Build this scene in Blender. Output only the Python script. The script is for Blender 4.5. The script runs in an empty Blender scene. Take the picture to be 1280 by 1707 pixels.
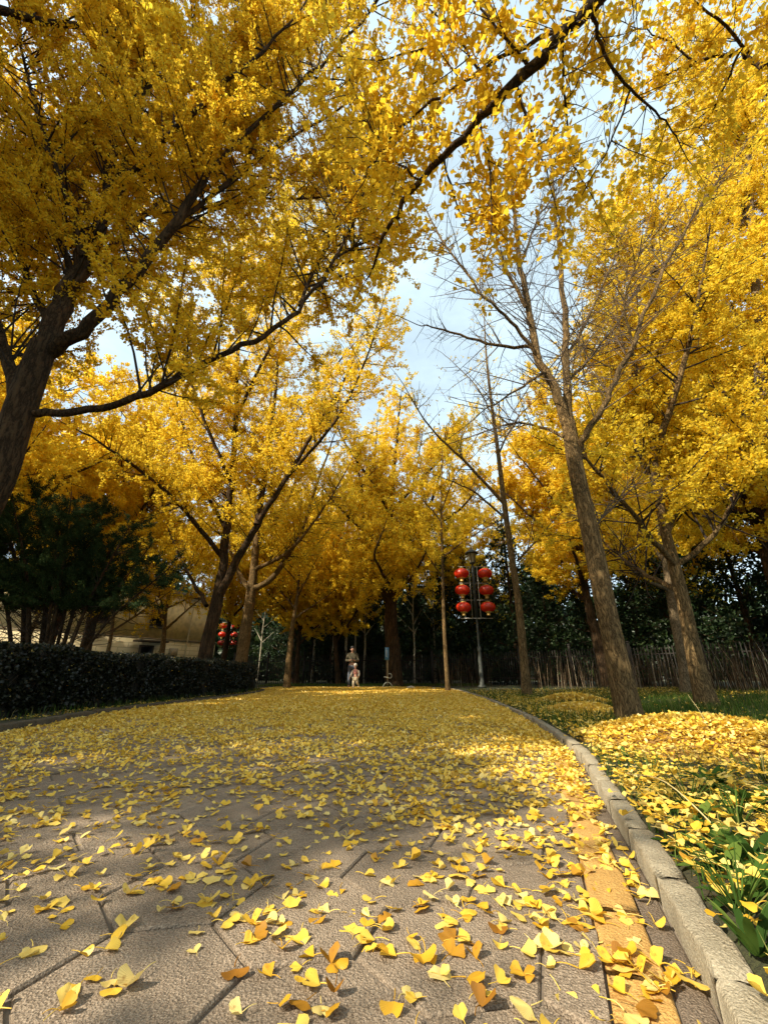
import bpy, math, random
import numpy as np
from mathutils import Vector

R = math.radians
rng = np.random.default_rng(11)
random.seed(11)
scene = bpy.context.scene
col = scene.collection

# ------------------------------------------------------------------ camera
F = 690.0                       # focal length in photo pixels (photo 1280 x 1707)
PITCH = math.atan((1127 - 853.5) / F)
CAMH = 0.5
cp, sp = math.cos(PITCH), math.sin(PITCH)
cam_d = bpy.data.cameras.new("camera")
cam_d.sensor_fit = 'VERTICAL'
cam_d.sensor_height = 36.0
cam_d.lens = 36.0 * F / 1707.0
cam_d.clip_start = 0.02
cam_d.clip_end = 3000
cam = bpy.data.objects.new("camera", cam_d)
col.objects.link(cam)
cam.location = (0, 0, CAMH)
cam.rotation_euler = (R(90) + PITCH, 0, 0)
scene.camera = cam


def P(x, y, Y):
    """world point seen at photo pixel (x, y) whose world depth is Y"""
    t = (853.5 - y) / F
    z = Y / (cp - t * sp)
    return np.array([(x - 640) / F * z, Y, CAMH + z * (sp + t * cp)])


def G(x, y, h=0.0):
    """world point on the plane z = h seen at photo pixel (x, y)"""
    t = (853.5 - y) / F
    z = (h - CAMH) / (sp + t * cp)
    return np.array([(x - 640) / F * z, z * (cp - t * sp), h])


def to_px(p):
    d = np.asarray(p, float) - np.array([0, 0, CAMH])
    z = d[..., 1] * cp + d[..., 2] * sp
    u = -d[..., 1] * sp + d[..., 2] * cp
    return 640 + F * d[..., 0] / z, 853.5 - F * u / z, z


# ------------------------------------------------------------------ node helpers
class NT:
    def __init__(self, name):
        self.m = bpy.data.materials.new(name)
        self.m.use_nodes = True
        self.t = self.m.node_tree
        self.t.nodes.clear()

    def n(self, typ, **kw):
        nd = self.t.nodes.new(typ)
        for k, v in kw.items():
            if k.startswith('i_'):
                nd.inputs[k[2:].replace('_', ' ')].default_value = v
            else:
                setattr(nd, k, v)
        return nd

    def l(self, a, b):
        self.t.links.new(a, b)

    def ramp(self, fac, stops):
        r = self.n('ShaderNodeValToRGB')
        cr = r.color_ramp
        while len(cr.elements) < len(stops):
            cr.elements.new(0.5)
        for e, (p, c) in zip(cr.elements, stops):
            e.position = p
            e.color = (*c, 1) if len(c) == 3 else c
        if fac is not None:
            self.l(fac, r.inputs[0])
        return r.outputs[0]

    def coords(self, scale=(1, 1, 1), kind='Object'):
        tc = self.n('ShaderNodeTexCoord')
        mp = self.n('ShaderNodeMapping')
        mp.inputs['Scale'].default_value = scale
        self.l(tc.outputs[kind], mp.inputs[0])
        return mp.outputs[0]

    def noise(self, vec, scale, detail=4, rough=0.6):
        nd = self.n('ShaderNodeTexNoise')
        nd.inputs['Scale'].default_value = scale
        nd.inputs['Detail'].default_value = detail
        nd.inputs['Roughness'].default_value = rough
        if vec is not None:
            self.l(vec, nd.inputs['Vector'])
        return nd.outputs['Fac']

    def voronoi(self, vec, scale, feature='F1', out='Distance'):
        nd = self.n('ShaderNodeTexVoronoi', feature=feature)
        nd.inputs['Scale'].default_value = scale
        self.l(vec, nd.inputs['Vector'])
        return nd.outputs[out]

    def mixc(self, fac, a, b, blend='MIX'):
        nd = self.n('ShaderNodeMix', data_type='RGBA', blend_type=blend)
        for s, v in ((0, fac), (6, a), (7, b)):
            if isinstance(v, (int, float)):
                nd.inputs[s].default_value = v
            elif isinstance(v, tuple):
                nd.inputs[s].default_value = (*v, 1)
            else:
                self.l(v, nd.inputs[s])
        return nd.outputs[2]

    def math(self, op, a, b=None):
        nd = self.n('ShaderNodeMath', operation=op)
        for i, v in enumerate((a, b)):
            if v is None:
                continue
            if isinstance(v, (int, float)):
                nd.inputs[i].default_value = v
            else:
                self.l(v, nd.inputs[i])
        return nd.outputs[0]

    def bump(self, h, strength, dist=0.01):
        nd = self.n('ShaderNodeBump')
        nd.inputs['Strength'].default_value = strength
        nd.inputs['Distance'].default_value = dist
        self.l(h, nd.inputs['Height'])
        return nd.outputs[0]

    def out(self, sh):
        o = self.n('ShaderNodeOutputMaterial')
        self.l(sh, o.inputs[0])
        return self.m

    def principled(self, color, rough=0.7, bump=None, metal=0.0, spec=0.4):
        p = self.n('ShaderNodeBsdfPrincipled')
        p.inputs['Roughness'].default_value = rough
        p.inputs['Metallic'].default_value = metal
        p.inputs['Specular IOR Level'].default_value = spec
        if isinstance(color, tuple):
            p.inputs['Base Color'].default_value = (*color, 1)
        else:
            self.l(color, p.inputs['Base Color'])
        if bump is not None:
            self.l(bump, p.inputs['Normal'])
        return p.outputs[0]


def leaf_mat(name, stops, trans=0.45, tstops=None, random_obj=False, gloss=0.0, spots=0):
    m = NT(name)
    if random_obj:
        fac = m.n('ShaderNodeObjectInfo').outputs['Random']
    else:
        a = m.n('ShaderNodeAttribute', attribute_name='tint')
        fac = a.outputs['Fac']
    c = m.ramp(fac, stops)
    if spots:
        sn = m.noise(m.coords(), spots, 4, .6)
        c = m.mixc(m.ramp(sn, [(.60, (0, 0, 0)), (.74, (.75, .75, .75))]), c, (.30, .13, .02))
    if random_obj:
        sx = m.n('ShaderNodeSeparateXYZ'); m.l(m.coords(), sx.inputs[0])
        vein = m.math('SINE', m.math('MULTIPLY', m.math('ARCTAN2', sx.outputs[0], sx.outputs[1]), 62.0))
        c = m.mixc(1.0, c, m.ramp(m.math('MULTIPLY', m.math('ADD', vein, 1.0), .5), [(0, (.84, .80, .70)), (.6, (1, 1, 1))]), 'MULTIPLY')
    d = m.n('ShaderNodeBsdfDiffuse')
    m.l(c, d.inputs[0])
    t = m.n('ShaderNodeBsdfTranslucent')
    m.l(m.ramp(fac, tstops) if tstops else c, t.inputs[0])
    mx = m.n('ShaderNodeMixShader')
    mx.inputs[0].default_value = trans
    m.l(d.outputs[0], mx.inputs[1])
    m.l(t.outputs[0], mx.inputs[2])
    o = mx.outputs[0]
    if gloss:
        g = m.n('ShaderNodeBsdfGlossy')
        g.inputs['Roughness'].default_value = 0.45
        g.inputs[0].default_value = (1, 1, 1, 1)
        m2 = m.n('ShaderNodeMixShader')
        m2.inputs[0].default_value = gloss
        m.l(o, m2.inputs[1])
        m.l(g.outputs[0], m2.inputs[2])
        o = m2.outputs[0]
    return m.out(o)


def bark_mat(name, dark, light, zs=0.16, scale=20, strength=0.9):
    m = NT(name)
    wob = m.noise(m.coords((1, 1, 1)), 5.0, 3)
    v0_ = m.coords((1, 1, zs))
    vm = m.n('ShaderNodeVectorMath', operation='ADD')
    cm = m.n('ShaderNodeCombineXYZ')
    m.l(m.math('MULTIPLY', wob, .10), cm.inputs[0]); m.l(m.math('MULTIPLY', wob, -.08), cm.inputs[1])
    m.l(v0_, vm.inputs[0]); m.l(cm.outputs[0], vm.inputs[1])
    n1 = m.noise(vm.outputs[0], scale, 5, 0.62)
    rid = m.math('MULTIPLY', m.math('ABSOLUTE', m.math('SUBTRACT', n1, .5)), 7.0)
    rid = m.math('MINIMUM', rid, 1.0)
    fine = m.noise(m.coords((1, 1, .5)), scale * 5, 4, .7)
    big = m.noise(m.coords((1, 1, 1)), 1.7, 4)
    h = m.math('ADD', rid, m.math('MULTIPLY', fine, .35))
    c = m.ramp(h, [(0.10, dark), (0.55, tuple(a * .35 + b * .65 for a, b in zip(dark, light))), (1.0, light)])
    c = m.mixc(1.0, c, m.ramp(big, [(.3, (.62, .64, .6)), (.7, (1.2, 1.15, 1.05))]), 'MULTIPLY')
    return m.out(m.principled(c, 0.9, m.bump(h, strength, 0.02), spec=0.15))


def plain(name, color, rough=0.6, metal=0.0, noise_amt=0.25, scale=12, bump=0.0, spec=0.4):
    m = NT(name)
    v = m.coords()
    n1 = m.noise(v, scale, 5)
    lo = tuple(k * (1 - noise_amt) for k in color)
    hi = tuple(min(1, k * (1 + noise_amt)) for k in color)
    c = m.ramp(n1, [(0.3, lo), (0.7, hi)])
    b = m.bump(n1, bump, 0.01) if bump else None
    return m.out(m.principled(c, rough, b, metal, spec))


Y_STOPS = [(0.0, (0.58, 0.30, 0.016)), (0.3, (0.72, 0.44, 0.022)), (0.65, (0.80, 0.54, 0.032)), (0.92, (0.78, 0.58, 0.06)), (1.0, (0.66, 0.54, 0.08))]
T_STOPS = [(0.0, (0.80, 0.52, 0.027)), (0.5, (0.88, 0.63, 0.042)), (1.0, (0.88, 0.67, 0.08))]
M = {}
M['leaf'] = leaf_mat('ginkgo_leaf', Y_STOPS, 0.58, T_STOPS)
M['leaf_far'] = leaf_mat('ginkgo_leaf_lemon', [(0.0, (0.72, 0.47, 0.024)), (0.4, (0.82, 0.60, 0.038)), (1.0, (0.80, 0.65, 0.09))], 0.58,
                         [(0.0, (0.82, 0.55, 0.03)), (0.5, (0.88, 0.65, 0.045)), (1.0, (0.88, 0.70, 0.09))])
LIT = [(0.0, (0.28, 0.12, 0.015)), (0.08, (0.55, 0.29, 0.02)), (0.3, (0.72, 0.45, 0.035)), (0.65, (0.79, 0.56, 0.09)), (1.0, (0.82, 0.66, 0.25))]
M['litter'] = leaf_mat('fallen_leaf_yellow', LIT, 0.25, gloss=0.03, spots=26)
M['litter_one'] = leaf_mat('fallen_leaf_single', LIT, 0.25, random_obj=True, gloss=0.03, spots=55)
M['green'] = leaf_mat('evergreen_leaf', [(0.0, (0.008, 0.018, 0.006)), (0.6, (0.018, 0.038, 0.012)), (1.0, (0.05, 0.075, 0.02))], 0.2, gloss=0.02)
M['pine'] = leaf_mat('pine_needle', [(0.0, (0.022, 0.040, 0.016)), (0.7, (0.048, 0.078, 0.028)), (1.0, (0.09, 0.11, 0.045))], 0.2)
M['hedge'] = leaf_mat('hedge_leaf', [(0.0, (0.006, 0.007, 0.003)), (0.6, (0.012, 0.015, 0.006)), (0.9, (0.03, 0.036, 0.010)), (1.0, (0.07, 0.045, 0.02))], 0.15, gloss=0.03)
M['grass'] = leaf_mat('grass_blade', [(0.0, (0.03, 0.06, 0.012)), (0.6, (0.06, 0.11, 0.02)), (0.9, (0.12, 0.16, 0.035)), (1.0, (0.30, 0.24, 0.09))], 0.3)
M['weed'] = leaf_mat('weed_leaf', [(0.0, (0.03, 0.065, 0.014)), (0.6, (0.06, 0.12, 0.022)), (1.0, (0.15, 0.21, 0.04))], 0.35)
M['straw'] = plain('dry_straw', (0.45, 0.36, 0.16), 0.8)
M['bark_dark'] = bark_mat('bark_dark', (0.014, 0.009, 0.005), (0.10, 0.062, 0.034), .16, 13, 1.0)
M['bark_mid'] = bark_mat('bark_mid', (0.035, 0.021, 0.009), (0.32, 0.21, 0.095), .17, 30, 1.0)
M['bark_twig'] = plain('bark_twig', (0.03, 0.019, 0.012), 0.9)
M['bark_grey'] = bark_mat('bark_grey', (0.06, 0.045, 0.028), (0.28, 0.21, 0.13), .3, 26, 0.7)
M['twig_grey'] = plain('twig_grey', (0.10, 0.072, 0.05), 0.9)
M['bark_pale'] = bark_mat('bark_pale', (0.12, 0.11, 0.09), (0.55, 0.50, 0.40), .5, 18, 0.4)


# ------------------------------------------------------------------ mesh helpers
def mesh_from(name, verts, quads=None, tris=None, mat=None, parent=None, smooth=False, tint=None, ngons=None):
    """quads (Q,4), tris (T,3) index arrays; tint: one value per face, quads first"""
    me = bpy.data.meshes.new(name)
    verts = np.asarray(verts, np.float32).reshape(-1, 3)
    parts, totals = [], []
    if quads is not None and len(quads):
        q = np.asarray(quads, np.int32).reshape(-1, 4)
        parts.append(q.ravel()); totals.append(np.full(len(q), 4, np.int32))
    if tris is not None and len(tris):
        q = np.asarray(tris, np.int32).reshape(-1, 3)
        parts.append(q.ravel()); totals.append(np.full(len(q), 3, np.int32))
    if ngons:
        for g in ngons:
            parts.append(np.asarray(g, np.int32)); totals.append(np.array([len(g)], np.int32))
    loops = np.concatenate(parts); tot = np.concatenate(totals)
    me.vertices.add(len(verts)); me.vertices.foreach_set('co', verts.ravel())
    me.loops.add(len(loops)); me.loops.foreach_set('vertex_index', loops)
    me.polygons.add(len(tot))
    start = np.concatenate([[0], np.cumsum(tot)[:-1]]).astype(np.int32)
    me.polygons.foreach_set('loop_start', start)
    if smooth:
        me.polygons.foreach_set('use_smooth', np.ones(len(tot), bool))
    me.update(calc_edges=True)
    if tint is not None:
        a = me.attributes.new('tint', 'FLOAT', 'FACE')
        a.data.foreach_set('value', np.asarray(tint, np.float32))
    me.validate()
    if mat:
        me.materials.append(mat)
    o = bpy.data.objects.new(name, me)
    col.objects.link(o)
    if parent:
        o.parent = parent
    return o


def norm(v):
    return v / np.maximum(np.linalg.norm(v, axis=-1, keepdims=True), 1e-9)


def tubes(Pp, Rr, sides):
    """Pp (N,n,3), Rr (N,n) -> verts, quads of N open tubes"""
    Pp = np.asarray(Pp, float); Rr = np.asarray(Rr, float)
    N, n, _ = Pp.shape
    T = norm(np.gradient(Pp, axis=1))
    mt = norm(T.mean(axis=1))
    ref = np.where(np.abs(mt[:, 2:3]) > 0.8, np.array([[1., 0, 0]]), np.array([[0., 0, 1]]))
    b = np.cross(mt, ref)[:, None, :]
    U = norm(b - (b * T).sum(-1, keepdims=True) * T)
    V = np.cross(T, U)
    a = np.arange(sides) / sides * 2 * np.pi
    ring = U[:, :, None, :] * np.cos(a)[None, None, :, None] + V[:, :, None, :] * np.sin(a)[None, None, :, None]
    verts = Pp[:, :, None, :] + ring * Rr[:, :, None, None]
    idx = np.arange(N * n * sides).reshape(N, n, sides)
    nx = np.roll(idx, -1, axis=2)
    q = np.stack([idx[:, :-1], nx[:, :-1], nx[:, 1:], idx[:, 1:]], axis=-1)
    return verts.reshape(-1, 3), q.reshape(-1, 4)


class Bag:
    """collects vertex/quad/tri arrays for one mesh"""
    def __init__(self):
        self.v, self.q, self.t, self.n = [], [], [], 0

    def add(self, v, q=None, t=None):
        v = np.asarray(v, float).reshape(-1, 3)
        if q is not None and len(q):
            self.q.append(np.asarray(q) + self.n)
        if t is not None and len(t):
            self.t.append(np.asarray(t) + self.n)
        self.v.append(v); self.n += len(v)

    def tube(self, pts, radii, sides=8, caps=False):
        pts = np.asarray(pts, float); radii = np.broadcast_to(np.asarray(radii, float), (len(pts),))
        if caps:
            d0 = norm(pts[0] - pts[1]) * 1e-4; d1 = norm(pts[-1] - pts[-2]) * 1e-4
            pts = np.vstack([pts[0] + d0, pts, pts[-1] + d1]); radii = np.concatenate([[1e-4], radii, [1e-4]])
        v, q = tubes(pts[None], radii[None], sides)
        self.add(v, q)

    def box(self, c, s, rz=0.0, bev=0.0):
        x, y, z = np.asarray(s, float) / 2
        v = np.array([[-x, -y, -z], [x, -y, -z], [x, y, -z], [-x, y, -z], [-x, -y, z], [x, -y, z], [x, y, z], [-x, y, z]])
        if rz:
            k, s_ = math.cos(rz), math.sin(rz)
            v[:, :2] = v[:, :2] @ np.array([[k, s_], [-s_, k]])
        self.add(v + np.asarray(c), [[0, 3, 2, 1], [4, 5, 6, 7], [0, 1, 5, 4], [1, 2, 6, 5], [2, 3, 7, 6], [3, 0, 4, 7]])

    def lathe(self, prof, c, sides=24, rib=0.0, nrib=12):
        prof = np.asarray(prof, float)
        a = np.arange(sides) / sides * 2 * np.pi
        k = 1 + rib * np.abs(np.cos(a * nrib / 2))
        r = prof[:, 0:1] * k[None, :]
        v = np.stack([r * np.cos(a), r * np.sin(a), np.repeat(prof[:, 1:2], sides, 1)], -1) + np.asarray(c)
        idx = np.arange(len(prof) * sides).reshape(len(prof), sides); nx = np.roll(idx, -1, 1)
        q = np.stack([idx[:-1], nx[:-1], nx[1:], idx[1:]], -1).reshape(-1, 4)
        self.add(v.reshape(-1, 3), q)

    def build(self, name, mat, parent=None, smooth=True, tint=None):
        return mesh_from(name, np.concatenate(self.v), np.concatenate(self.q) if self.q else None,
                         np.concatenate(self.t) if self.t else None, mat, parent, smooth, tint)


def tag(o, label=None, cat=None, group=None, kind=None):
    if label: o['label'] = label
    if cat: o['category'] = cat
    if group: o['group'] = group
    if kind: o['kind'] = kind
    return o


def empty(name, loc, label, cat, group=None, rz=0.0):
    o = bpy.data.objects.new(name, None)
    o.empty_display_size = 0.2
    col.objects.link(o)
    o.location = tuple(loc); o.rotation_euler = (0, 0, rz)
    return tag(o, label, cat, group)


def copy_tree(root):
    c = root.copy(); col.objects.link(c)
    for ch in list(root.children):
        d = ch.copy(); col.objects.link(d); d.parent = c
        for g in list(ch.children):
            e = g.copy(); col.objects.link(e); e.parent = d
    return c


# ------------------------------------------------------------------ leaves and trees
def leaf_cloud(pos, out, size, rg, near=True, droop=0.45, up=0.7, flat=0.0, wid=1.0):
    """fan-shaped leaves: two folded quads (near) or two triangles (far) each"""
    N = len(pos)
    a = rg.normal(size=(N, 3)) * 0.8 + out * 0.5 + np.array([0, 0, -droop])
    a = norm(a)
    n0 = rg.normal(size=(N, 3)) * (1 - flat) + np.array([0, 0, up])
    n = norm(n0 - (n0 * a).sum(-1, keepdims=True) * a)
    s = np.cross(a, n)
    sz = size * rg.uniform(0.65, 1.2, N)
    fold = rg.uniform(-0.05, 0.28, N)
    if near:
        loc = np.array([[0, 0, 0], [0.5, 0.42, 1], [0.42, 0.82, 0.8], [0.0, 0.7, -0.2], [-0.42, 0.82, 0.8], [-0.5, 0.42, 1]])
        faces = np.array([[0, 1, 2, 3], [0, 3, 4, 5]])
    else:
        loc = np.array([[0, 0, 0], [0.56, 0.62, 1], [0, 0.86, -0.2], [-0.56, 0.62, 1]])
        faces = np.array([[0, 1, 2], [0, 2, 3]])
    loc = loc * np.array([wid, 1, 1])
    k = len(loc)
    v = pos[:, None, :] + sz[:, None, None] * (s[:, None, :] * loc[None, :, 0:1] + a[:, None, :] * loc[None, :, 1:2]
                                               + n[:, None, :] * (loc[None, :, 2:3] * fold[:, None, None]))
    f = (faces[None] + (np.arange(N) * k)[:, None, None]).reshape(-1, faces.shape[1])
    return v.reshape(-1, 3), f


def smooth_line(pts, sub=5):
    pts = np.asarray(pts, float)
    if len(pts) < 3:
        t = np.linspace(0, 1, sub + 1)[:, None]
        return pts[0] * (1 - t) + pts[-1] * t
    p = np.vstack([2 * pts[0] - pts[1], pts, 2 * pts[-1] - pts[-2]])
    outp = []
    for i in range(1, len(p) - 2):
        for k in range(sub):
            t = k / sub
            outp.append(0.5 * ((2 * p[i]) + (-p[i - 1] + p[i + 1]) * t + (2 * p[i - 1] - 5 * p[i] + 4 * p[i + 1] - p[i + 2]) * t ** 2
                               + (-p[i - 1] + 3 * p[i] - 3 * p[i + 1] + p[i + 2]) * t ** 3))
    outp.append(p[-2])
    return np.array(outp)


def along(pts, spacing, rg, s0):
    seg = np.linalg.norm(np.diff(pts, axis=0), axis=1)
    cum = np.concatenate([[0], np.cumsum(seg)])
    L = cum[-1]
    n = max(1, int((L - s0) / spacing))
    s = np.sort(rg.uniform(s0, L, n)) if L > s0 else np.array([L])
    p = np.stack([np.interp(s, cum, pts[:, k]) for k in range(3)], -1)
    t = norm(np.stack([np.interp(np.minimum(s + .1, L), cum, pts[:, k]) - np.interp(np.maximum(s - .1, 0), cum, pts[:, k]) for k in range(3)], -1))
    return p, t, s / max(L, 1e-6), L


def shoots(o, d, L, n, rg, up=0.05, wob=0.12):
    """N curved shoots of n segments"""
    N = len(o)
    pts = np.zeros((N, n + 1, 3)); pts[:, 0] = o
    d = norm(d)
    for i in range(n):
        d = norm(d + rg.normal(size=(N, 3)) * wob + np.array([0, 0, up]))
        pts[:, i + 1] = pts[:, i] + d * (L / n)[:, None]
    return pts


def branch_dirs(t, rg, amin, amax, up):
    N = len(t)
    r = rg.normal(size=(N, 3))
    r[:, 2] += up
    pr = norm(r - (r * t).sum(-1, keepdims=True) * t)
    a = rg.uniform(R(amin), R(amax), N)[:, None]
    return t * np.cos(a) + pr * np.sin(a)


def sample_on(pts, n_each, rg, lo=0.15):
    """points scattered along each shoot: returns positions, tangents"""
    N, n, _ = pts.shape
    idx = np.repeat(np.arange(N), n_each)
    u = rg.uniform(lo, 1.0, len(idx)) * (n - 1)
    i = np.minimum(u.astype(int), n - 2); f = (u - i)[:, None]
    A, B = pts[idx, i], pts[idx, i + 1]
    return A * (1 - f) + B * f, norm(B - A)


def lumpy(pts, r, sides, rg, amp=0.06):
    v, q = tubes(pts[None], r[None], sides)
    v = v.reshape(len(pts), sides, 3)
    ph = rg.uniform(0, 6.28, 4)
    a = np.arange(sides) / sides * 2 * np.pi
    arc = np.concatenate([[0], np.cumsum(np.linalg.norm(np.diff(pts, axis=0), axis=1))])
    k = (np.sin(3 * a[None] + arc[:, None] * 1.7 + ph[0]) * 0.5 + np.sin(5 * a[None] - arc[:, None] * 2.9 + ph[1]) * 0.35
         + np.sin(2 * a[None] + arc[:, None] * 4.3 + ph[2]) * 0.4) * amp
    v = pts[:, None] + (v - pts[:, None]) * (1 + k[:, :, None])
    return v.reshape(-1, 3), q


def make_tree(name, label, base, trunk, limbs, seed, *, cat='tree', group=None, bark='bark_dark', twig='bark_twig', leafmat='leaf',
              leaf=0.07, near=True, l1=(0.28, 0.7, 1.7), l2=(0.16, 0.25, 0.7), cl=0.055, kl=4, trunk_sides=16, flare=1.35, up1=0.9,
              limb_s0=0.6, keep=None, fill=1.0, trunk_shoots=True, droop=0.45, twig_r=1.0, cloud_up=0.7, ang=(45, 80), bare=.25):
    """trunk = (pts, r0, r1); limbs = [(pts, r0, r1), ...] in world space"""
    rg = np.random.default_rng(seed)
    leaf *= .65 if name == 'ginkgo_tree' and kl == 4 else (.72 if name == 'ginkgo_tree' else 1.0); kl = 5 if kl == 4 else kl; l1 = (l1[0] * .62, l1[1], l1[2])
    base = np.asarray(base, float)
    root = empty(name, base, label, cat, group)
    tb = Bag()
    lines = []
    tp = smooth_line(trunk[0], 7)
    tr = np.linspace(trunk[1], trunk[2], len(tp))
    arc = np.concatenate([[0], np.cumsum(np.linalg.norm(np.diff(tp, axis=0), axis=1))])
    tr = tr * (1 + (flare - 1) * np.exp(-arc / 0.25))
    v, q = lumpy(tp, tr, trunk_sides, rg)
    tb.add(v - base, q)
    if trunk_shoots:
        lines.append((tp, max(arc[-1] * 0.55, 1.5), 0.7))
    for L_ in limbs:
        lp = smooth_line(L_[0], 5)
        jit = rg.normal(size=lp.shape) * 0.006 * np.linalg.norm(lp[-1] - lp[0]) ** 0.5
        jit[0] = 0
        lp = lp + jit
        lr = L_[2] + (L_[1] - L_[2]) * (1 - np.linspace(0, 1, len(lp))) ** 0.85
        v, q = lumpy(lp, lr, max(8, trunk_sides - 6), rg, 0.05)
        tb.add(v - base, q)
        lines.append((lp, L_[3] if len(L_) > 3 else limb_s0, 1.0))
    tb.build('trunk', M[bark], root)
    # level 1 and 2 shoots
    O, D, LL = [], [], []
    for lp, s0, k in lines:
        p, t, u, L = along(lp, l1[0], rg, s0)
        d = branch_dirs(t, rg, ang[0], ang[1], up1)
        O.append(p); D.append(d)
        LL.append(rg.uniform(l1[1], l1[2], len(p)) * (1.0 - 0.55 * u) * k)
        O.append(lp[-1:]); D.append(norm(lp[-1:] - lp[-2:-1])); LL.append(np.array([l1[2] * 0.6]))
    O, D, LL = np.concatenate(O), np.concatenate(D), np.concatenate(LL)
    S1 = shoots(O, D, LL, 6, rg, 0.02, 0.055)
    bb = Bag()
    r1 = (0.004 + 0.0075 * LL)[:, None] * np.linspace(1, 0.35, 7)[None] * twig_r * 1.15
    v, q = tubes(S1, r1, 5); bb.add(v - base, q)
    n2 = np.maximum(1, (LL / l2[0]).astype(int))
    p2, t2 = sample_on(S1, n2, rg, bare)
    d2 = branch_dirs(t2, rg, 40, 75, 0.15)
    L2 = rg.uniform(l2[1], l2[2], len(p2))
    S2 = shoots(p2, d2, L2, 3, rg, 0.02, 0.07)
    v, q = tubes(S2, (0.0022 + 0.0035 * L2)[:, None] * np.linspace(1, 0.45, 4)[None] * twig_r, 3); bb.add(v - base, q)
    bb.build('twig_sprays', M[twig], root)
    # leaves on short spurs along the shoots
    if kl:
        c2, ct2 = sample_on(S2, np.maximum(1, (L2 / cl * fill).astype(int)), rg, 0.05)
        c1, ct1 = sample_on(S1, np.maximum(1, (LL / cl * 0.6 * fill).astype(int)), rg, bare + .05)
        c = np.concatenate([c2, c1]); ct = np.concatenate([ct2, ct1])
        # hold back the leaves of a few sprays, so the crown has gaps
        hole = np.sin(c[:, 0] * 1.9 + seed) + np.sin(c[:, 1] * 2.3 + 2 * seed) + np.sin(c[:, 2] * 2.1 + 3 * seed)
        kp = hole > -1.75
        c, ct = c[kp], ct[kp]
        if keep is not None:
            kp = keep(c); c, ct = c[kp], ct[kp]
        pos = np.repeat(c, kl, 0); outv = np.repeat(ct, kl, 0)
        tone = np.repeat(rg.uniform(0, 1, len(c)), kl)
        pos = pos + rg.normal(size=pos.shape) * leaf * 0.55
        v, f = leaf_cloud(pos, outv, leaf, rg, near, droop, cloud_up)
        tint = np.clip(0.55 * tone + 0.45 * rg.uniform(0, 1, len(pos)), 0, 1)
        cr = mesh_from('crown', v - base, f if near else None, None if near else f, M[leafmat], root, tint=np.repeat(tint, 2))
        root['n'] = len(pos)
        print(name, label[:40], 'leaves', len(pos))
        del root['n']
    return root


def px_line(*pts):
    return [P(*p) for p in pts]


def auto_limbs(base, H, fork, n, spread, rg, r, lean=(0, 0)):
    top = np.array([base[0] + lean[0], base[1] + lean[1], base[2] + H])
    base = np.asarray(base, float)
    mid = base * 0.5 + top * 0.5 + np.append(rg.normal(size=2) * 0.12, 0)
    trunk = ([base - [0, 0, .1], base * 0.75 + top * .25 + np.append(rg.normal(size=2) * 0.06, 0), mid, top], r, 0.02)
    tl = smooth_line(trunk[0], 7)
    limbs = []
    for i in range(n):
        h = fork + (0.86 - fork) * (i / max(1, n - 1)) + rg.uniform(-.02, .02)
        k = h * (len(tl) - 1); i0 = int(k); o = tl[i0] + (tl[min(i0 + 1, len(tl) - 1)] - tl[i0]) * (k - i0)
        az = i * 2.4 + rg.uniform(-.5, .5)
        prof = math.sin(math.pi * min(1, 0.32 + 0.68 * (h - fork) / (1 - fork)))
        Lh = spread * (0.35 + 0.65 * prof) * rg.uniform(.8, 1.15)
        rise = Lh * rg.uniform(.55, 1.1)
        dr = np.array([math.cos(az), math.sin(az), 0])
        p1 = o + dr * Lh * .3 + [0, 0, rise * .30]
        p2 = o + dr * Lh * .65 + [0, 0, rise * .66]
        p3 = o + dr * Lh + [0, 0, rise]
        r0 = r * (1 - h) * .62 + .012
        limbs.append(([o, p1, p2, p3], r0, 0.012))
    return trunk, limbs


# ------------------------------------------------------------------ ground, path, kerbs
KR = np.array([(-3.0, -1.0), (-1.0, -.22), (0.0, .17), (.886, .525), (1.05, .585), (1.3, .672), (1.728, .816), (2.31, 1.005), (3.246, 1.30),
               (5.13, 1.67), (6.54, 1.86), (9.5, 2.18), (13, 2.45), (16.3, 2.6), (18.5, 2.5), (20, 2.1)])
KL = np.array([(-3.0, -3.2), (2, -3.3), (4.4, -3.58), (5.9, -3.82), (7.7, -3.9), (9.1, -3.78), (11.3, -3.7), (14.5, -3.95), (16.4, -4.4), (17.3, -5.4), (18.0, -9.0)])
FAR_Y = 21.2


def fit(K, y):
    return np.interp(y, K[:, 0], K[:, 1])


def smooth_curve(K, sub=8):
    p = smooth_line(np.stack([K[:, 1], K[:, 0], np.zeros(len(K))], -1), sub)
    return p[:, :2]


CR = smooth_curve(KR); CL = smooth_curve(KL)


def path_right(y):
    return np.interp(y, CR[:, 1], CR[:, 0])


def path_left(y):
    return np.where(y < 18.0, np.interp(y, CL[:, 1], CL[:, 0]), -40)


def on_path(x, y, m=0.0):
    return (x < path_right(y) - m) & (x > path_left(y) + m) & (y < FAR_Y - m)


PILES = [((2.12, 3.25), (.72, .50), .15), ((2.48, 5.8), (.42, .45), .12), ((3.2, 7.8), (.55, .4), .13)]


def ground_z(x, y):
    x = np.asarray(x, float); y = np.asarray(y, float)
    d = np.maximum(np.maximum(x - path_right(y), np.where(y < 18, path_left(y) - x, -1)), y - FAR_Y)
    s = np.clip((d + .02) / .10, 0, 1)
    z = -0.05 + s * (0.05 + 0.045)
    z = z + s * np.clip(d, 0, 6) * 0.012
    z = z + s * (np.sin(x * 2.1 + y) * .008 + np.sin(y * 3.3 - x * 1.4) * .007)
    return z


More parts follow.
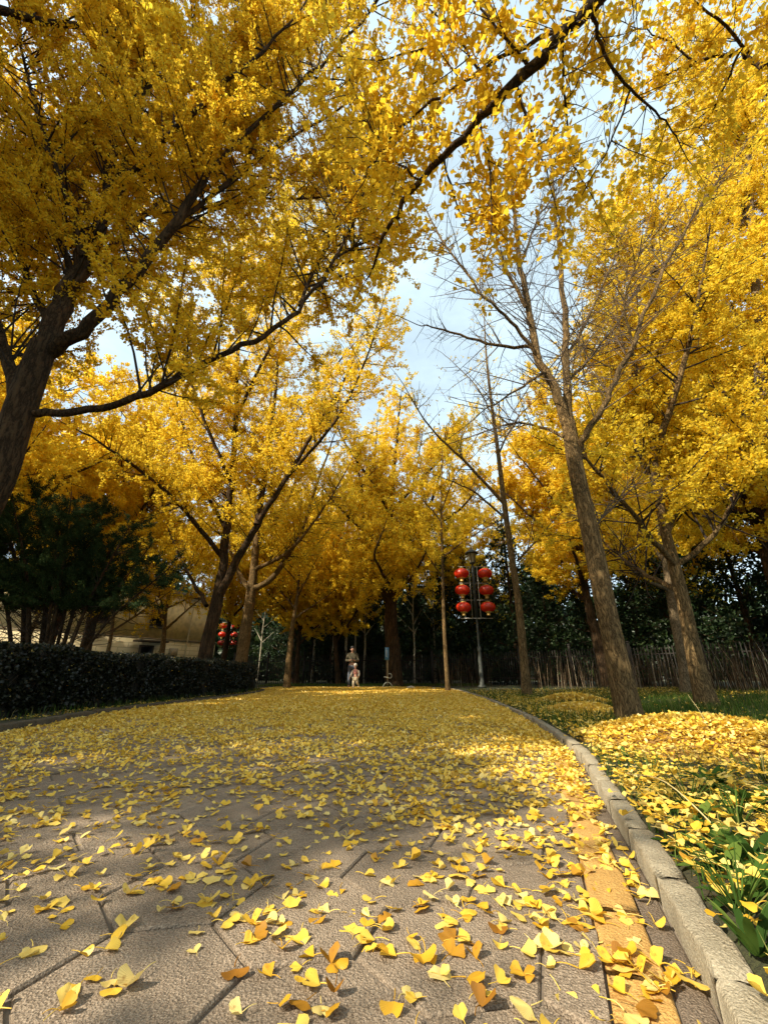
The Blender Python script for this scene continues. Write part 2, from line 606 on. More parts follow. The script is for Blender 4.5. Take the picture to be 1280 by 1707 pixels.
def pile_z(x, y):
    z = 0
    for (cx, cy), (rx, ry), h in PILES:
        q = ((x - cx) / rx) ** 2 + ((y - cy) / ry) ** 2
        z = z + h * np.clip(1 - q * .55, 0, 1) ** 1.5
    return z


xs = np.concatenate([[-900, -400, -200, -100, -60, -40, -30, -24, -18, -14, -11, -9, -7.5], np.arange(-6.5, -3.5, .12), np.arange(-3.5, 0, .5),
                     np.arange(0, 4.5, .07), np.arange(4.5, 8, .25), [8, 9, 10, 12, 14, 17, 20, 24, 30, 40, 60, 100, 200, 400, 900]])
ys = np.concatenate([[-900, -300, -100, -40, -20, -10, -6, -4, -3], np.arange(-2.5, .4, .3), np.arange(.4, 6, .07), np.arange(6, 12, .2), np.arange(12, 22, .25),
                     [22, 23, 24, 26, 28, 31, 35, 40, 50, 70, 100, 200, 400, 900]])
gx, gy = np.meshgrid(xs, ys)
gz = ground_z(gx, gy)
idx = np.arange(gx.size).reshape(gx.shape)
q = np.stack([idx[:-1, :-1], idx[:-1, 1:], idx[1:, 1:], idx[1:, :-1]], -1).reshape(-1, 4)
m = NT('soil_and_turf')
v = m.coords((1, 1, 1))
n1 = m.noise(v, 3.0, 6); n2 = m.noise(v, 60, 4)
c = m.ramp(n1, [(0.3, (0.035, 0.028, 0.014)), (0.55, (0.035, 0.045, 0.015)), (0.75, (0.06, 0.06, 0.02))])
c = m.mixc(m.math('MULTIPLY', n2, .6), c, (0.05, 0.038, 0.02))
tag(mesh_from('ground', np.stack([gx, gy, gz], -1), q, None, m.out(m.principled(c, .95, m.bump(n2, .8, .02))), smooth=True), kind='structure')

# paving: hexagonal concrete slabs
def concrete(name, lo, mid, hi, grain=260, bump=0.7, big=(1.2, .5), slab=False):
    m = NT(name)
    v = m.coords((1, 1, 1))
    g1 = m.noise(v, grain, 3, .7)
    g2 = m.voronoi(v, grain * .55)
    b1 = m.noise(v, big[0], 5, .6)
    pt = m.noise(v, 14, 5, .7)
    c = m.ramp(g1, [(0.28, lo), (0.5, mid), (0.72, hi)])
    st = m.ramp(m.math('ADD', m.math('MULTIPLY', b1, .6), m.math('MULTIPLY', pt, .5)), [(0.35, (.55, .53, .50)), (0.75, (1.12, 1.1, 1.08))])
    c = m.mixc(big[1] + .4, c, st, 'MULTIPLY')
    sp_ = m.ramp(g2, [(0.0, (1, 1, 1)), (0.12, (0, 0, 0))])
    c = m.mixc(m.math('MULTIPLY', sp_, .5), c, tuple(min(1, k * 1.25) for k in hi))
    if slab:
        c = m.mixc(1.0, c, m.n('ShaderNodeAttribute', attribute_name='tint').outputs['Color'], 'MULTIPLY')
    h = m.math('ADD', g1, m.math('MULTIPLY', g2, .8))
    h = m.math('ADD', h, m.math('MULTIPLY', pt, 1.4))
    return m.out(m.principled(c, .9, m.bump(h, bump, .006), spec=.25))


M['paver'] = concrete('paving_concrete', (0.095, 0.070, 0.048), (0.32, 0.25, 0.18), (0.64, 0.52, 0.39), 320, 1.0, slab=True)
M['gutter'] = concrete('gutter_concrete', (0.07, 0.055, 0.04), (0.22, 0.17, 0.125), (0.42, 0.34, 0.26), 320, 1.0)
M['orange'] = concrete('orange_paver', (0.30, 0.165, 0.045), (0.53, 0.31, 0.09), (0.66, 0.43, 0.16), 260, .6)
M['kerb'] = concrete('kerb_concrete', (0.18, 0.155, 0.105), (0.36, 0.315, 0.225), (0.54, 0.48, 0.36), 300, .7)
M['kerb_dark'] = concrete('dark_kerb', (0.05, 0.04, 0.025), (0.11, 0.09, 0.06), (0.19, 0.16, 0.11), 190, .6)  # darker brown concrete, used along the left kerb
M['joint'] = plain('joint_soil', (0.15, 0.12, 0.09), .95, scale=40)

SIDE, GAP = 0.195, 0.0026
BAND_OUT, BAND_IN = 0.060, 0.158     # orange band, measured in from the right kerb


def clip_poly(poly, a, b):
    """keep the part of poly left of a->b"""
    nrm = np.array([-(b - a)[1], (b - a)[0]])
    outp = []
    for i in range(len(poly)):
        p, q_ = poly[i], poly[(i + 1) % len(poly)]
        dp, dq = np.dot(p - a, nrm), np.dot(q_ - a, nrm)
        if dp >= 0: outp.append(p)
        if dp * dq < 0: outp.append(p + (q_ - p) * dp / (dp - dq))
    return outp


th0 = R(10)
v0 = np.array([-.248, 1.017])
c0 = v0 + SIDE * np.array([math.cos(th0 + R(60)), math.sin(th0 + R(60))])
e1 = SIDE * math.sqrt(3) * np.array([math.cos(th0 + R(30)), math.sin(th0 + R(30))])
e2 = SIDE * math.sqrt(3) * np.array([math.cos(th0 + R(90)), math.sin(th0 + R(90))])
pv, pf, pt_ = [], [], []
prng = np.random.default_rng(3)


def offset_line(C, y, d):
    """two points on the curve C near y, moved d to the left of its direction"""
    i = int(np.clip(np.searchsorted(C[:, 1], y), 1, len(C) - 1))
    a, b = C[i - 1], C[i]
    t = (b - a) / np.linalg.norm(b - a); nn = np.array([-t[1], t[0]])
    return a + nn * d, b + nn * d


for i in range(-80, 81):
    for j in range(-80, 81):
        c_ = c0 + i * e1 + j * e2
        if not (-1.6 < c_[1] < FAR_Y) or c_[0] < -12 or c_[0] > path_right(c_[1]) + .1 or c_[0] < path_left(c_[1]) - .1:
            continue
        rr = SIDE - GAP
        poly = [c_ + rr * np.array([math.cos(th0 + R(60 * k)), math.sin(th0 + R(60 * k))]) for k in range(6)]
        if c_[0] > path_right(c_[1]) - .8:
            a, b = offset_line(CR, c_[1], BAND_IN + .004)
            poly = clip_poly(poly, a, b)
            if len(poly) < 3: continue
        if c_[1] < 16.5 and c_[0] < path_left(c_[1]) + .5:
            a, b = offset_line(CL, c_[1], -.005)
            poly = clip_poly(poly, b, a)
            if len(poly) < 3: continue
        poly = np.array(poly)
        cc = poly.mean(0)
        sl = float(np.clip(prng.normal(1, .10), .75, 1.25))
        dz = prng.normal() * .0018; tx, ty = prng.normal(size=2) * .006
        hz = lambda p: dz + (p[0] - cc[0]) * tx + (p[1] - cc[1]) * ty
        k = len(poly); n0 = len(pv)
        for p in cc + (poly - cc) * .968: pv.append((p[0], p[1], hz(p)))
        for p in cc + (poly - cc) * .988: pv.append((p[0], p[1], hz(p) - .004))
        for p in poly: pv.append((p[0], p[1], -.028))
        pf.append(list(range(n0, n0 + k))); pt_ += [sl] * (1 + 2 * k)
        for ring in (0, k):
            for s_ in range(k):
                a_, b_ = n0 + ring + s_, n0 + ring + (s_ + 1) % k
                pf.append([a_, a_ + k, b_ + k, b_])
me = bpy.data.meshes.new('path'); me.from_pydata(pv, [], pf)
at_ = me.attributes.new('tint', 'FLOAT', 'FACE'); at_.data.foreach_set('value', np.array(pt_, np.float32)); me.validate(); me.materials.append(M['paver'])
o = bpy.data.objects.new('path', me); col.objects.link(o); tag(o, kind='structure')
# bedding under the slabs
yy = np.arange(-1.9, FAR_Y + .2, .25)
bl = np.stack([np.maximum(path_left(yy), -13) - .05, yy, np.full_like(yy, -.008)], -1)
br = np.stack([path_right(yy) + .02, yy, np.full_like(yy, -.008)], -1)
vv = np.concatenate([bl, br]); n_ = len(yy)
tag(mesh_from('path_bedding', vv, [[i, i + n_, i + n_ + 1, i + 1] for i in range(n_ - 1)], None, M['joint']), kind='structure')


def strip(name, C, d0, d1, length, gap, z, mat, height, lump=0.002, y0=-2.0, y1=17, seed=1, bev=.006):
    """stones laid end to end along a curve, from offset d0 to d1 left of it"""
    rg = np.random.default_rng(seed)
    cum = np.concatenate([[0], np.cumsum(np.linalg.norm(np.diff(C, axis=0), axis=1))])
    at = lambda s: np.array([np.interp(s, cum, C[:, 0]), np.interp(s, cum, C[:, 1])])
    bag = Bag()
    s = np.interp(y0, C[:, 1], cum); s1 = np.interp(y1, C[:, 1], cum)
    while s < s1:
        L = length * rg.uniform(.92, 1.08)
        near = at(s)[1] < 5
        k = max(3, int(L / (.03 if near else .12)))
        ss = np.linspace(s + gap / 2, s + L - gap / 2, k)
        dz = rg.normal() * .0025
        prof_w = [(d0, -.06), (d0, height - bev), (d0 + (d1 - d0) * .05, height - bev * .3), (d0 + (d1 - d0) * .12, height), (d0 + (d1 - d0) * .5, height + .001),
                  (d1 - (d1 - d0) * .12, height), (d1 - (d1 - d0) * .05, height - bev * .3), (d1, height - bev), (d1, -.06)]
        if near:
            prof_w[2:2] = []
        rows = []
        for ii, q_ in enumerate(ss):
            p = at(q_); t = at(q_ + .02) - at(q_ - .02); t /= np.linalg.norm(t); nn = np.array([-t[1], t[0]])
            row = []
            end = 1 if ii in (0, k - 1) else 0
            for jj, (d, h) in enumerate(prof_w):
                jx = rg.normal() * lump
                hh = h + dz + (rg.normal() * lump if h > 0 else 0) - end * bev * .7 * (1 if h > 0 else 0)
                row.append([*(p + nn * (d + (jx if 0 < jj < 8 else 0))), z + hh])
            rows.append(row)
        rows = np.array(rows); K = rows.shape[1]
        ix = np.arange(k * K).reshape(k, K)
        qd = np.stack([ix[:-1, :-1], ix[:-1, 1:], ix[1:, 1:], ix[1:, :-1]], -1).reshape(-1, 4)
        capA = [[ix[0, i], ix[0, i + 1], ix[0, K - 2 - i], ix[0, K - 1 - i]] for i in range(K // 2)]
        capB = [[ix[-1, i], ix[-1, K - 1 - i], ix[-1, K - 2 - i], ix[-1, i + 1]] for i in range(K // 2)]
        bag.add(rows.reshape(-1, 3), np.concatenate([qd, capA, capB]))
        s += L
    return bag.build(name, mat, None, smooth=False)


tag(strip('kerb', CR, -.066, .0, .37, .010, 0, M['kerb'], .058, .0020, -1.5, 17.5, 5, .010), kind='structure')
tag(strip('kerb', CL[:, :], .0, .11, .7, .008, 0, M['kerb_dark'], .07, .003, -1.5, 17.6, 6, .012), kind='structure')
tag(strip('path_edge_band', CR, BAND_OUT, BAND_IN, .24, .006, 0, M['orange'], .002, .0006, -1.5, 12, 7, .003), kind='structure')
tag(strip('path_gutter', CR, .004, BAND_OUT - .004, .5, .006, 0, M['gutter'], -.002, .0008, -1.5, 17, 8, .003), kind='structure')

# ------------------------------------------------------------------ fallen leaves
def fan_leaf(rg, nr=4, na=13, size=.0255, curl=None, fold=None, cup=None, stem=True):
    """one ginkgo leaf lying on z=0: curled, folded and notched, with its stalk"""
    curl = rg.uniform(-.3, .75) if curl is None else curl
    fold = rg.choice([rg.uniform(-.2, .35), rg.uniform(.2, .85)]) if fold is None else fold
    cup = rg.uniform(-.5, .5) if cup is None else cup
    span = rg.uniform(R(52), R(78))
    notch = rg.uniform(.05, .55)
    ph, wv = rg.uniform(0, 6.28), rg.uniform(.02, .07)
    an = np.linspace(-span, span, na)
    V_ = [(0, 0, 0)]
    for i in range(1, nr + 1):
        r = i / nr
        for a in an:
            rad = r * size * (1 - notch * math.exp(-(a / .16) ** 2) * (r ** 4)) * (1 - .20 * (abs(a) / span) ** 4) * (1 + .04 * math.sin(a * 9 + ph) * r)
            x, y = rad * math.sin(a), rad * math.cos(a)
            z = fold * abs(x) * .9 + curl * (y / size) ** 2 * size * .45 + cup * (x * x) / size * .9 + wv * size * math.sin(a * 7 + ph) * r * r
            x *= math.cos(min(1.1, abs(fold) * .75))
            V_.append((x, y, z))
    fq, ft = [], []
    for k in range(na - 1):
        ft.append([0, 1 + k + 1, 1 + k])
    for i in range(nr - 1):
        for k in range(na - 1):
            a = 1 + i * na + k
            fq.append([a, a + 1, a + 1 + na, a + na])
    V_ = np.array(V_)
    bag = Bag(); bag.add(V_, fq, ft)
    if stem:
        L = size * rg.uniform(.6, 1.1); bx = rg.uniform(-.4, .4)
        s = np.linspace(0, 1, 5)
        sp_ = np.stack([bx * L * s ** 2, -L * s, .002 + L * rg.uniform(.0, .22) * np.sin(s * 2.5)], -1)
        bag.tube(sp_, np.linspace(.0009, .0006, 5), 4)
    V = np.concatenate(bag.v); 
    V[:, 2] -= min(0, np.percentile(V[:len(V_), 2], 20)) * .9
    return V, (np.concatenate(bag.q) if bag.q else np.zeros((0, 4), int)), (np.concatenate(bag.t) if bag.t else np.zeros((0, 3), int))


lr = np.random.default_rng(21)
HI = [fan_leaf(lr) for _ in range(30)]
MID = [fan_leaf(lr, 2, 5, .026, stem=(i % 2 == 0)) for i in range(10)]
LOW = [fan_leaf(lr, 1, 4, .029, stem=False) for i in range(8)]


def rotations(N, rg, tilt):
    """random spins about z with a random tilt"""
    az = rg.uniform(0, 2 * np.pi, N)
    c, s = np.cos(az), np.sin(az)
    Z = np.zeros((N, 3, 3)); Z[:, 0, 0] = c; Z[:, 0, 1] = -s; Z[:, 1, 0] = s; Z[:, 1, 1] = c; Z[:, 2, 2] = 1
    ax = rg.normal(size=(N, 3)); ax[:, 2] = 0; ax = norm(ax)
    an = np.abs(rg.normal(size=N)) * tilt
    K = np.zeros((N, 3, 3)); K[:, 0, 2] = ax[:, 1]; K[:, 2, 0] = -ax[:, 1]; K[:, 1, 2] = -ax[:, 0]; K[:, 2, 1] = ax[:, 0]
    I = np.eye(3)[None]
    Rt = I + np.sin(an)[:, None, None] * K + (1 - np.cos(an))[:, None, None] * (K @ K)
    return Rt @ Z


def scatter(bag, tints, protos, pos, rg, tilt=.25, smin=.6, smax=1.2):
    which = rg.integers(0, len(protos), len(pos))
    for k, (V, fq, ft) in enumerate(protos):
        p = pos[which == k]
        if not len(p): continue
        N = len(p)
        Rm = rotations(N, rg, tilt)
        s = rg.uniform(smin, smax, N)
        W = np.einsum('nij,vj->nvi', Rm, V) * s[:, None, None]
        low = np.minimum(W[:, :, 2].min(1), 0)
        W[:, :, 2] -= low[:, None] * .85
        W = W + p[:, None, :]
        off = (np.arange(N) * len(V))[:, None, None]
        tn = np.clip(rg.beta(2.4, 2.0, N), 0, 1)
        bag.add(W.reshape(-1, 3), (fq[None] + off).reshape(-1, 4) if len(fq) else None, (ft[None] + off).reshape(-1, 3) if len(ft) else None)
        tints.append((np.repeat(tn, len(fq)), np.repeat(tn, len(ft))))


def build_scatter(name, bag, tints, mat):
    tq = np.concatenate([t[0] for t in tints]); tt = np.concatenate([t[1] for t in tints])
    return bag.build(name, mat, None, True, np.concatenate([tq, tt]))


def clump(x, y):
    return (np.sin(x * 5.1 + 1.3 * np.sin(y * 3.7)) + np.sin(y * 6.3 + 1.7 * np.sin(x * 4.1 + 1)) + np.sin(x * 11 + y * 9)) / 3


def path_density(x, y):
    base = np.interp(y, [.5, .9, 1.5, 2.2, 3.0, 4.0, 6.0, 10, 16, 21], [170, 215, 320, 560, 920, 1500, 1900, 2100, 2200, 2200])
    k = 1 + .75 * clump(x, y)
    near_kerb = np.exp(-np.maximum(0, path_right(y) - x) / .45) * np.interp(y, [.6, 1.2, 2, 4, 9], [.1, .35, 1.5, 1.0, .2])
    left_bare = np.interp(x, [-4.5, -2.5, -.6, .4], [.85, .62, .8, 1.0])
    left_bare = left_bare + np.clip((x + .3) / .4, 0, 1) * np.clip((1.7 - y) / .4, 0, 1) * .7
    far_fill = np.clip((y - 3.5) / 3, 0, 1)
    return base * np.clip(k, .15, 2) * (left_bare * (1 - far_fill) + far_fill) + base * near_kerb


cand = []
sr = np.random.default_rng(77)
DMAX = 6000
for (ya, yb) in [(.4, 2), (2, 6), (6, 12), (12, 21.2)]:
    area = 8.0 * (yb - ya)
    n = int(area * DMAX)
    x = sr.uniform(-5, 3, n); y = sr.uniform(ya, yb, n)
    ok = on_path(x, y, .02) & (sr.uniform(0, DMAX, n) < path_density(x, y))
    cand.append(np.stack([x[ok], y[ok]], -1))
cand = np.concatenate(cand)
u, w, zz = to_px(np.column_stack([cand, np.zeros(len(cand))]))
inv = (u > -60) & (u < 1340) & (w < 1790)
cand = cand[inv]; u, w = u[inv], w[inv]
dist = np.hypot(cand[:, 0], cand[:, 1])
order = np.argsort(dist)
cand = cand[order]; u, w = u[order], w[order]
infr = (u > 8) & (u < 1272) & (w < 1700)
single_idx = np.where(infr)[0][:300]
is_single = np.zeros(len(cand), bool); is_single[single_idx] = True
rest = cand[~is_single]; dr_ = np.hypot(rest[:, 0], rest[:, 1])
bag, tints = Bag(), []
z3 = lambda p, h: np.column_stack([p, np.full(len(p), h)])
scatter(bag, tints, HI, z3(rest[dr_ < 3.0], .003), sr, .3)
mm = (dr_ >= 3.0) & (dr_ < 7)
scatter(bag, tints, MID, z3(rest[mm], .004) + np.column_stack([np.zeros((mm.sum(), 2)), sr.uniform(0, .012, mm.sum())]), sr, .4)
mm = dr_ >= 7
scatter(bag, tints, LOW, z3(rest[mm], .005) + np.column_stack([np.zeros((mm.sum(), 2)), sr.uniform(0, .02, mm.sum())]), sr, .5, .8, 1.4)
# a few leaves lying on the kerbs, and the thinner scatter on the grass
kx = sr.uniform(.8, 13, 70); kp = np.column_stack([path_right(kx) + sr.uniform(.02, .07, 70), kx, np.full(70, .074)])
scatter(bag, tints, HI, kp, sr, .2)
n = 260000
gxr = sr.uniform(.5, 9, n); gyr = sr.uniform(.5, 14, n)
off = gxr - path_right(gyr)
back = np.clip((gyr - 3.9) / .6, 0, 1)
dens = np.where(gyr < 9, (1 - back * np.clip((off - .35) / .6, .25, .93)) * np.exp(-np.maximum(0, off - .9) / 1.5) * (.7 + .45 * clump(gxr * .6, gyr * .7)), .12)
ok = (off > .072) & (sr.uniform(0, 1, n) < dens * .62)
lp_ = np.column_stack([gxr, gyr, ground_z(gxr, gyr) + sr.uniform(0.005, .075, n)])[ok]
scatter(bag, tints, MID, lp_[lp_[:, 1] > 3.2], sr, .5)
scatter(bag, tints, HI, lp_[lp_[:, 1] <= 3.2], sr, .22)
n = 3000
lx = sr.uniform(-5.2, -4.0, n); ly = sr.uniform(3.5, 17, n); ok = (lx < path_left(ly) - .11) & (lx > path_left(ly) - .5)
scatter(bag, tints, MID, np.column_stack([lx, ly, ground_z(lx, ly) + .01])[ok][:1100], sr, .4)
hy = sr.uniform(5, 16.4, 260); hx = path_left(hy) - .62 + np.clip((hy - 8) / 4, 0, 1) * .22
hf = sr.uniform(0, 1, 260) < .45
hp = np.column_stack([np.where(hf, hx + .03, hx - sr.uniform(0, 1.1, 260)), hy, np.where(hf, sr.uniform(.1, .8, 260), .86)])
scatter(bag, tints, MID, hp, sr, .5)
fl = build_scatter('fallen_leaves', bag, tints, M['litter'])
tag(fl, 'carpet of small yellow ginkgo leaves covering paving and lawn edge', 'fallen leaves', kind='stuff')

# the 300 leaves nearest the camera are things of their own
hi_mesh = []
for k, (V, fq, ft) in enumerate(HI):
    ob = mesh_from('fallen_leaf', V, fq, ft, M['litter_one'], None, True)
    hi_mesh.append(ob.data); bpy.data.objects.remove(ob)
def leaf_label(k, x, y, sunny):
    d = path_right(y) - x
    V = HI[k][0]
    hgt = V[:, 2].max()
    shape = 'folded' if hgt > .033 else ('cupped' if hgt > .02 else 'flat')
    where = 'on the orange band beside the kerb' if BAND_OUT < d < BAND_IN else ('in the narrow gutter against the kerb' if d <= BAND_OUT else
            ('on grey paving near the orange band' if d < .6 else ('on grey paving in the middle of the path' if d < 1.15 else 'on darker paving at the left foreground')))
    return f'{shape} yellow ginkgo leaf lying {where}'
for i in single_idx:
    k = int(sr.integers(0, len(HI)))
    ob = bpy.data.objects.new('fallen_leaf', hi_mesh[k]); col.objects.link(ob)
    s = float(sr.uniform(.75, 1.4))
    ob.scale = (s, s, s)
    ob.location = (cand[i, 0], cand[i, 1], .003)
    ob.rotation_euler = (float(sr.normal() * .10), float(sr.normal() * .10), float(sr.uniform(0, 6.28)))
    tag(ob, leaf_label(k, cand[i, 0], cand[i, 1], True), 'leaf', 'fallen ginkgo leaves lying nearest on the paving')

# heaps of raked leaves on the grass
PL = ['large mounded heap of yellow leaves on grass beside the leaning bare trunk', 'smaller heap of yellow leaves between the kerb and the leaning bare trunk',
      'far low heap of yellow leaves topped with dry twigs on the lawn']
for ((cx, cy), (rx, ry), h), lab in zip(PILES, PL):
    bag, tints = Bag(), []
    n = int(3.14 * rx * ry * 9000)
    r_ = np.sqrt(sr.uniform(0, 1, n)) * 1.3; a_ = sr.uniform(0, 6.28, n)
    r_ = r_ * (1 + .16 * np.sin(a_ * 3 + cx * 7) + .10 * np.sin(a_ * 8 + cx * 3) + .08 * np.sin(a_ * 5 + cy))
    px_, py_ = r_ * np.cos(a_) * rx, r_ * np.sin(a_) * ry
    kp = sr.uniform(0, 1, n) < np.clip((1.45 - r_) / .8, .04, 1)
    px_, py_ = px_[kp], py_[kp]
    ok = (px_ + cx) > path_right(py_ + cy) + .1
    px_, py_ = px_[ok], py_[ok]
    zz_ = ground_z(px_ + cx, py_ + cy) + pile_z(px_ + cx, py_ + cy) + sr.uniform(0, .03, len(px_))
    gz0 = float(ground_z(cx, cy))
    scatter(bag, tints, MID if cy < 6 else LOW, np.column_stack([px_, py_, zz_ - gz0]), sr, .45)
    o = build_scatter('leaf_pile', bag, tints, M['litter'])
    # earth-brown core of older leaves under the top layer
    o.location = (cx, cy, gz0)
    tag(o, lab, 'leaf pile')
    g = np.linspace(-1.3, 1.3, 25); mx_, my_ = np.meshgrid(g * rx, g * ry)
    hz_ = ground_z(mx_ + cx, my_ + cy) + pile_z(mx_ + cx, my_ + cy) - .012 - gz0
    hz_ = np.where((mx_ + cx) > path_right(my_ + cy) + .12, hz_, -.12)
    ix = np.arange(625).reshape(25, 25)
    q = np.stack([ix[:-1, :-1], ix[:-1, 1:], ix[1:, 1:], ix[1:, :-1]], -1).reshape(-1, 4)
    mesh_from('old_leaf_core', np.stack([mx_, my_, hz_], -1), q, None, plain('old_leaf_mulch', (0.22, .12, .03), .9, scale=30, bump=.6) if 'old_leaf_mulch' not in bpy.data.materials else bpy.data.materials['old_leaf_mulch'], o, True)

# ------------------------------------------------------------------ lawn grass and weeds
def blades(pos, rg, h, w, lean=.5):
    N = len(pos)
    az = rg.uniform(0, 6.28, N); d = np.stack([np.cos(az), np.sin(az), np.zeros(N)], -1)
    sd = np.stack([-np.sin(az), np.cos(az), np.zeros(N)], -1)
    H = h * rg.uniform(.5, 1.3, (N, 1)); L = lean * rg.uniform(.2, 1.2, N)[:, None] * H
    up = np.array([0, 0, 1.])
    w_ = w * rg.uniform(.7, 1.3, (N, 1))
    a = pos - sd * w_; b = pos + sd * w_
    c = pos + d * L * .35 + up * H * .6 + sd * w_ * .8; dd = pos + d * L * .35 + up * H * .6 - sd * w_ * .8
    e = pos + d * L + up * H
    v = np.stack([a, b, c, dd, e], 1).reshape(-1, 3)
    o_ = (np.arange(N) * 5)[:, None]
    return v, np.array([0, 1, 2, 3])[None] + o_, np.array([3, 2, 4])[None] + o_


n = 150000
gxr = sr.uniform(.5, 12, n); gyr = np.abs(sr.normal(0, 1, n)) ** 1.0 * 6 + .6
off = gxr - path_right(gyr)
pz = pile_z(gxr, gyr)
pr = np.where(gyr < 14.5, 1, .3) * (.55 + .45 * clump(gxr * .5, gyr * .5)) * np.where(pz > .02, .02, 1) * np.where(gyr < 3.5, .7, 1)
ok = (off > .072) & (sr.uniform(0, 1, n) < pr + np.exp(-off / .12) * .5) & (gyr < 22)
gp = np.column_stack([gxr, gyr, ground_z(gxr, gyr)])[ok]
# strip of low plants at the far end and along the left bed
n2 = 9000
fx = sr.uniform(-6, 5, n2); fy = sr.uniform(21.2, 23.5, n2)
lx = sr.uniform(-5.2, -4.0, 5000); ly = sr.uniform(3.5, 17, 5000); ok = (lx < path_left(ly) - .12) & (lx > path_left(ly) - .4)
gp = np.concatenate([gp, np.column_stack([fx, fy, ground_z(fx, fy)]), np.column_stack([lx, ly, ground_z(lx, ly)])[ok][:900]])
v, q, t = blades(gp, sr, np.where(gp[:, 1] < 4, .075, .11)[:, None], np.where(gp[:, 1] < 4, .0018, .0032)[:, None])
far = gp[:, 1] > 8
tn = sr.uniform(0, 1, len(gp))
tag(mesh_from('lawn_grass', v, q, t, M['grass'], None, False, np.concatenate([tn, tn])), 'short dark green grass of the lawn right of the kerb', 'grass', kind='stuff')


def weed(loc, rg, n, L, W, label, tilt=.75, mat='weed', group=None, name='broadleaf_weed'):
    """rosette of strap or oval leaves, each a curved ribbon"""
    bag = Bag()
    tn = []
    for i in range(n):
        az = i * 2.4 + rg.uniform(-.4, .4); l = L * rg.uniform(.6, 1.15); w = W * rg.uniform(.7, 1.2)
        k = 7; s = np.linspace(0, 1, k)
        tl = tilt * rg.uniform(.6, 1.3)
        r = l * (s * math.sin(tl) + s ** 2 * .25); z = l * (s * math.cos(tl) - s ** 2 * .45 * math.sin(tl))
        z = np.maximum(z, .006)
        wd = w * np.sin(np.clip(s * .93 + .07, 0, 1) * math.pi) ** .7
        d = np.array([math.cos(az), math.sin(az), 0]); sd = np.array([-d[1], d[0], 0])
        mid = d * r[:, None] + np.array([0, 0, 1]) * z[:, None]
        rows = np.stack([mid - sd * wd[:, None] + [0, 0, .25] * wd[:, None], mid, mid + sd * wd[:, None] + [0, 0, .25] * wd[:, None]], 1)
        ix = np.arange(k * 3).reshape(k, 3)
        q = np.stack([ix[:-1, :-1], ix[:-1, 1:], ix[1:, 1:], ix[1:, :-1]], -1).reshape(-1, 4)
        bag.add(rows.reshape(-1, 3), q); tn += [rg.uniform(0, 1)] * len(q)
    o = bag.build(name, M[mat], None, True, tn)
    o.location = tuple(loc)
    return tag(o, label, 'weed' if name == 'broadleaf_weed' else 'grass tuft', group)


wr = np.random.default_rng(5)
def lawn_pt(x, y):
    p = G(x, y, .06); p[2] = ground_z(p[0], p[1]); return p
WEEDS = [((1262, 1600), 9, .15, .016, 'bright green strap-leaved weed against the kerb at the lower right corner', .6),
         ((1225, 1500), 8, .10, .022, 'small green weed beside the kerb above the lower right corner weed', .9),
         ((1195, 1395), 9, .16, .03, 'broad dark green weed beside the kerb among yellow leaves', .95),
         ((1250, 1430), 10, .17, .03, 'wide-leaved green weed at the right edge of the grass', .85),
         ((1190, 1310), 10, .2, .034, 'tall broad-leaved weed in front of the large leaf heap', .75),
         ((1255, 1340), 10, .2, .034, 'leafy dark weed at the right edge below the large leaf heap', .8),
         ((1120, 1400), 6, .07, .02, 'low round-leaved weed pressed against the kerb', 1.1),
         ((1100, 1340), 7, .10, .02, 'little dark weed by the kerb opposite the leaf heap', 1.0),
         ((1130, 1330), 8, .14, .024, 'dark low weed just behind the kerb at the foot of the leaf heap', .95),
         ((1225, 1270 + 60), 8, .15, .026, 'spreading weed in the litter between the two broad dark weeds', .9),
         ((1175, 1440), 7, .11, .02, 'small dusky weed touching the kerb below the broad dark green weed', .95),
         ((1215, 1450), 9, .15, .028, 'dark oval-leaved weed between the kerb and the wide-leaved weed', .9),
         ((1160, 1360), 9, .15, .026, 'dusky weed leaning over the kerb beside the long arching tuft', .85),
         ((1270, 1490), 9, .15, .022, 'fresh green weed at the right edge above the corner weed', .7),
         ((1040, 1262), 8, .14, .02, 'dark weed between the kerb and the near end of the leaf heap', .7)]
for (x, y), n, L, W, lab, tl in WEEDS:
    weed(lawn_pt(x, y), wr, n + 2, L * .74, W * .6, lab, tl)
TUFTS = [((1150, 1345), 'long arching grass tuft beside the kerb before the broad weeds'), ((1230, 1375), 'thick arching grass tuft at the right near the broad dark weed'),
         ((1010, 1240), 'grass tuft by the kerb left of the large leaf heap'), ((975, 1225), 'grass tuft growing over the far part of the kerb'),
         ((1275, 1300), 'tall grass tuft at the right edge over the leaf heap'), ((1085, 1300), 'thin grass tuft at the foot of the large leaf heap'),
         ((1240, 1545), 'short grass tuft behind the lower right kerb')]
for (x, y), lab in TUFTS:
    weed(lawn_pt(x, y), wr, 30, .16, .0022, lab, .45, 'grass', name='grass_tuft')
STRAWS = [(((1110, 1385, .12), (1200, 1405, .05)), (1045, 1330, .12), 'pale dry straw leaning from the kerb over the weeds'),
          (((1190, 1250, .10), (1165, 1190, .4)), (1148, 1160, .55), 'tall thin stalk rising from the large leaf heap')]
bag = Bag(); a = lawn_pt(1215, 1392); b = lawn_pt(1050, 1325) + [0, 0, .1]
bag.tube(smooth_line([a - a, (b - a) * .5 + [0, 0, .06], b - a]), np.linspace(.0025, .0012, 11), 5)
o = bag.build('grass_stalk', M['straw']); o.location = tuple(a); tag(o, STRAWS[0][2], 'grass stalk')
bag = Bag(); a = lawn_pt(1195, 1260); b = P(1146, 1158, a[1] + .5)
bag.tube(smooth_line([a - a, (b - a) * .5 + [0.02, 0, .03], b - a]), np.linspace(.003, .0012, 11), 5)
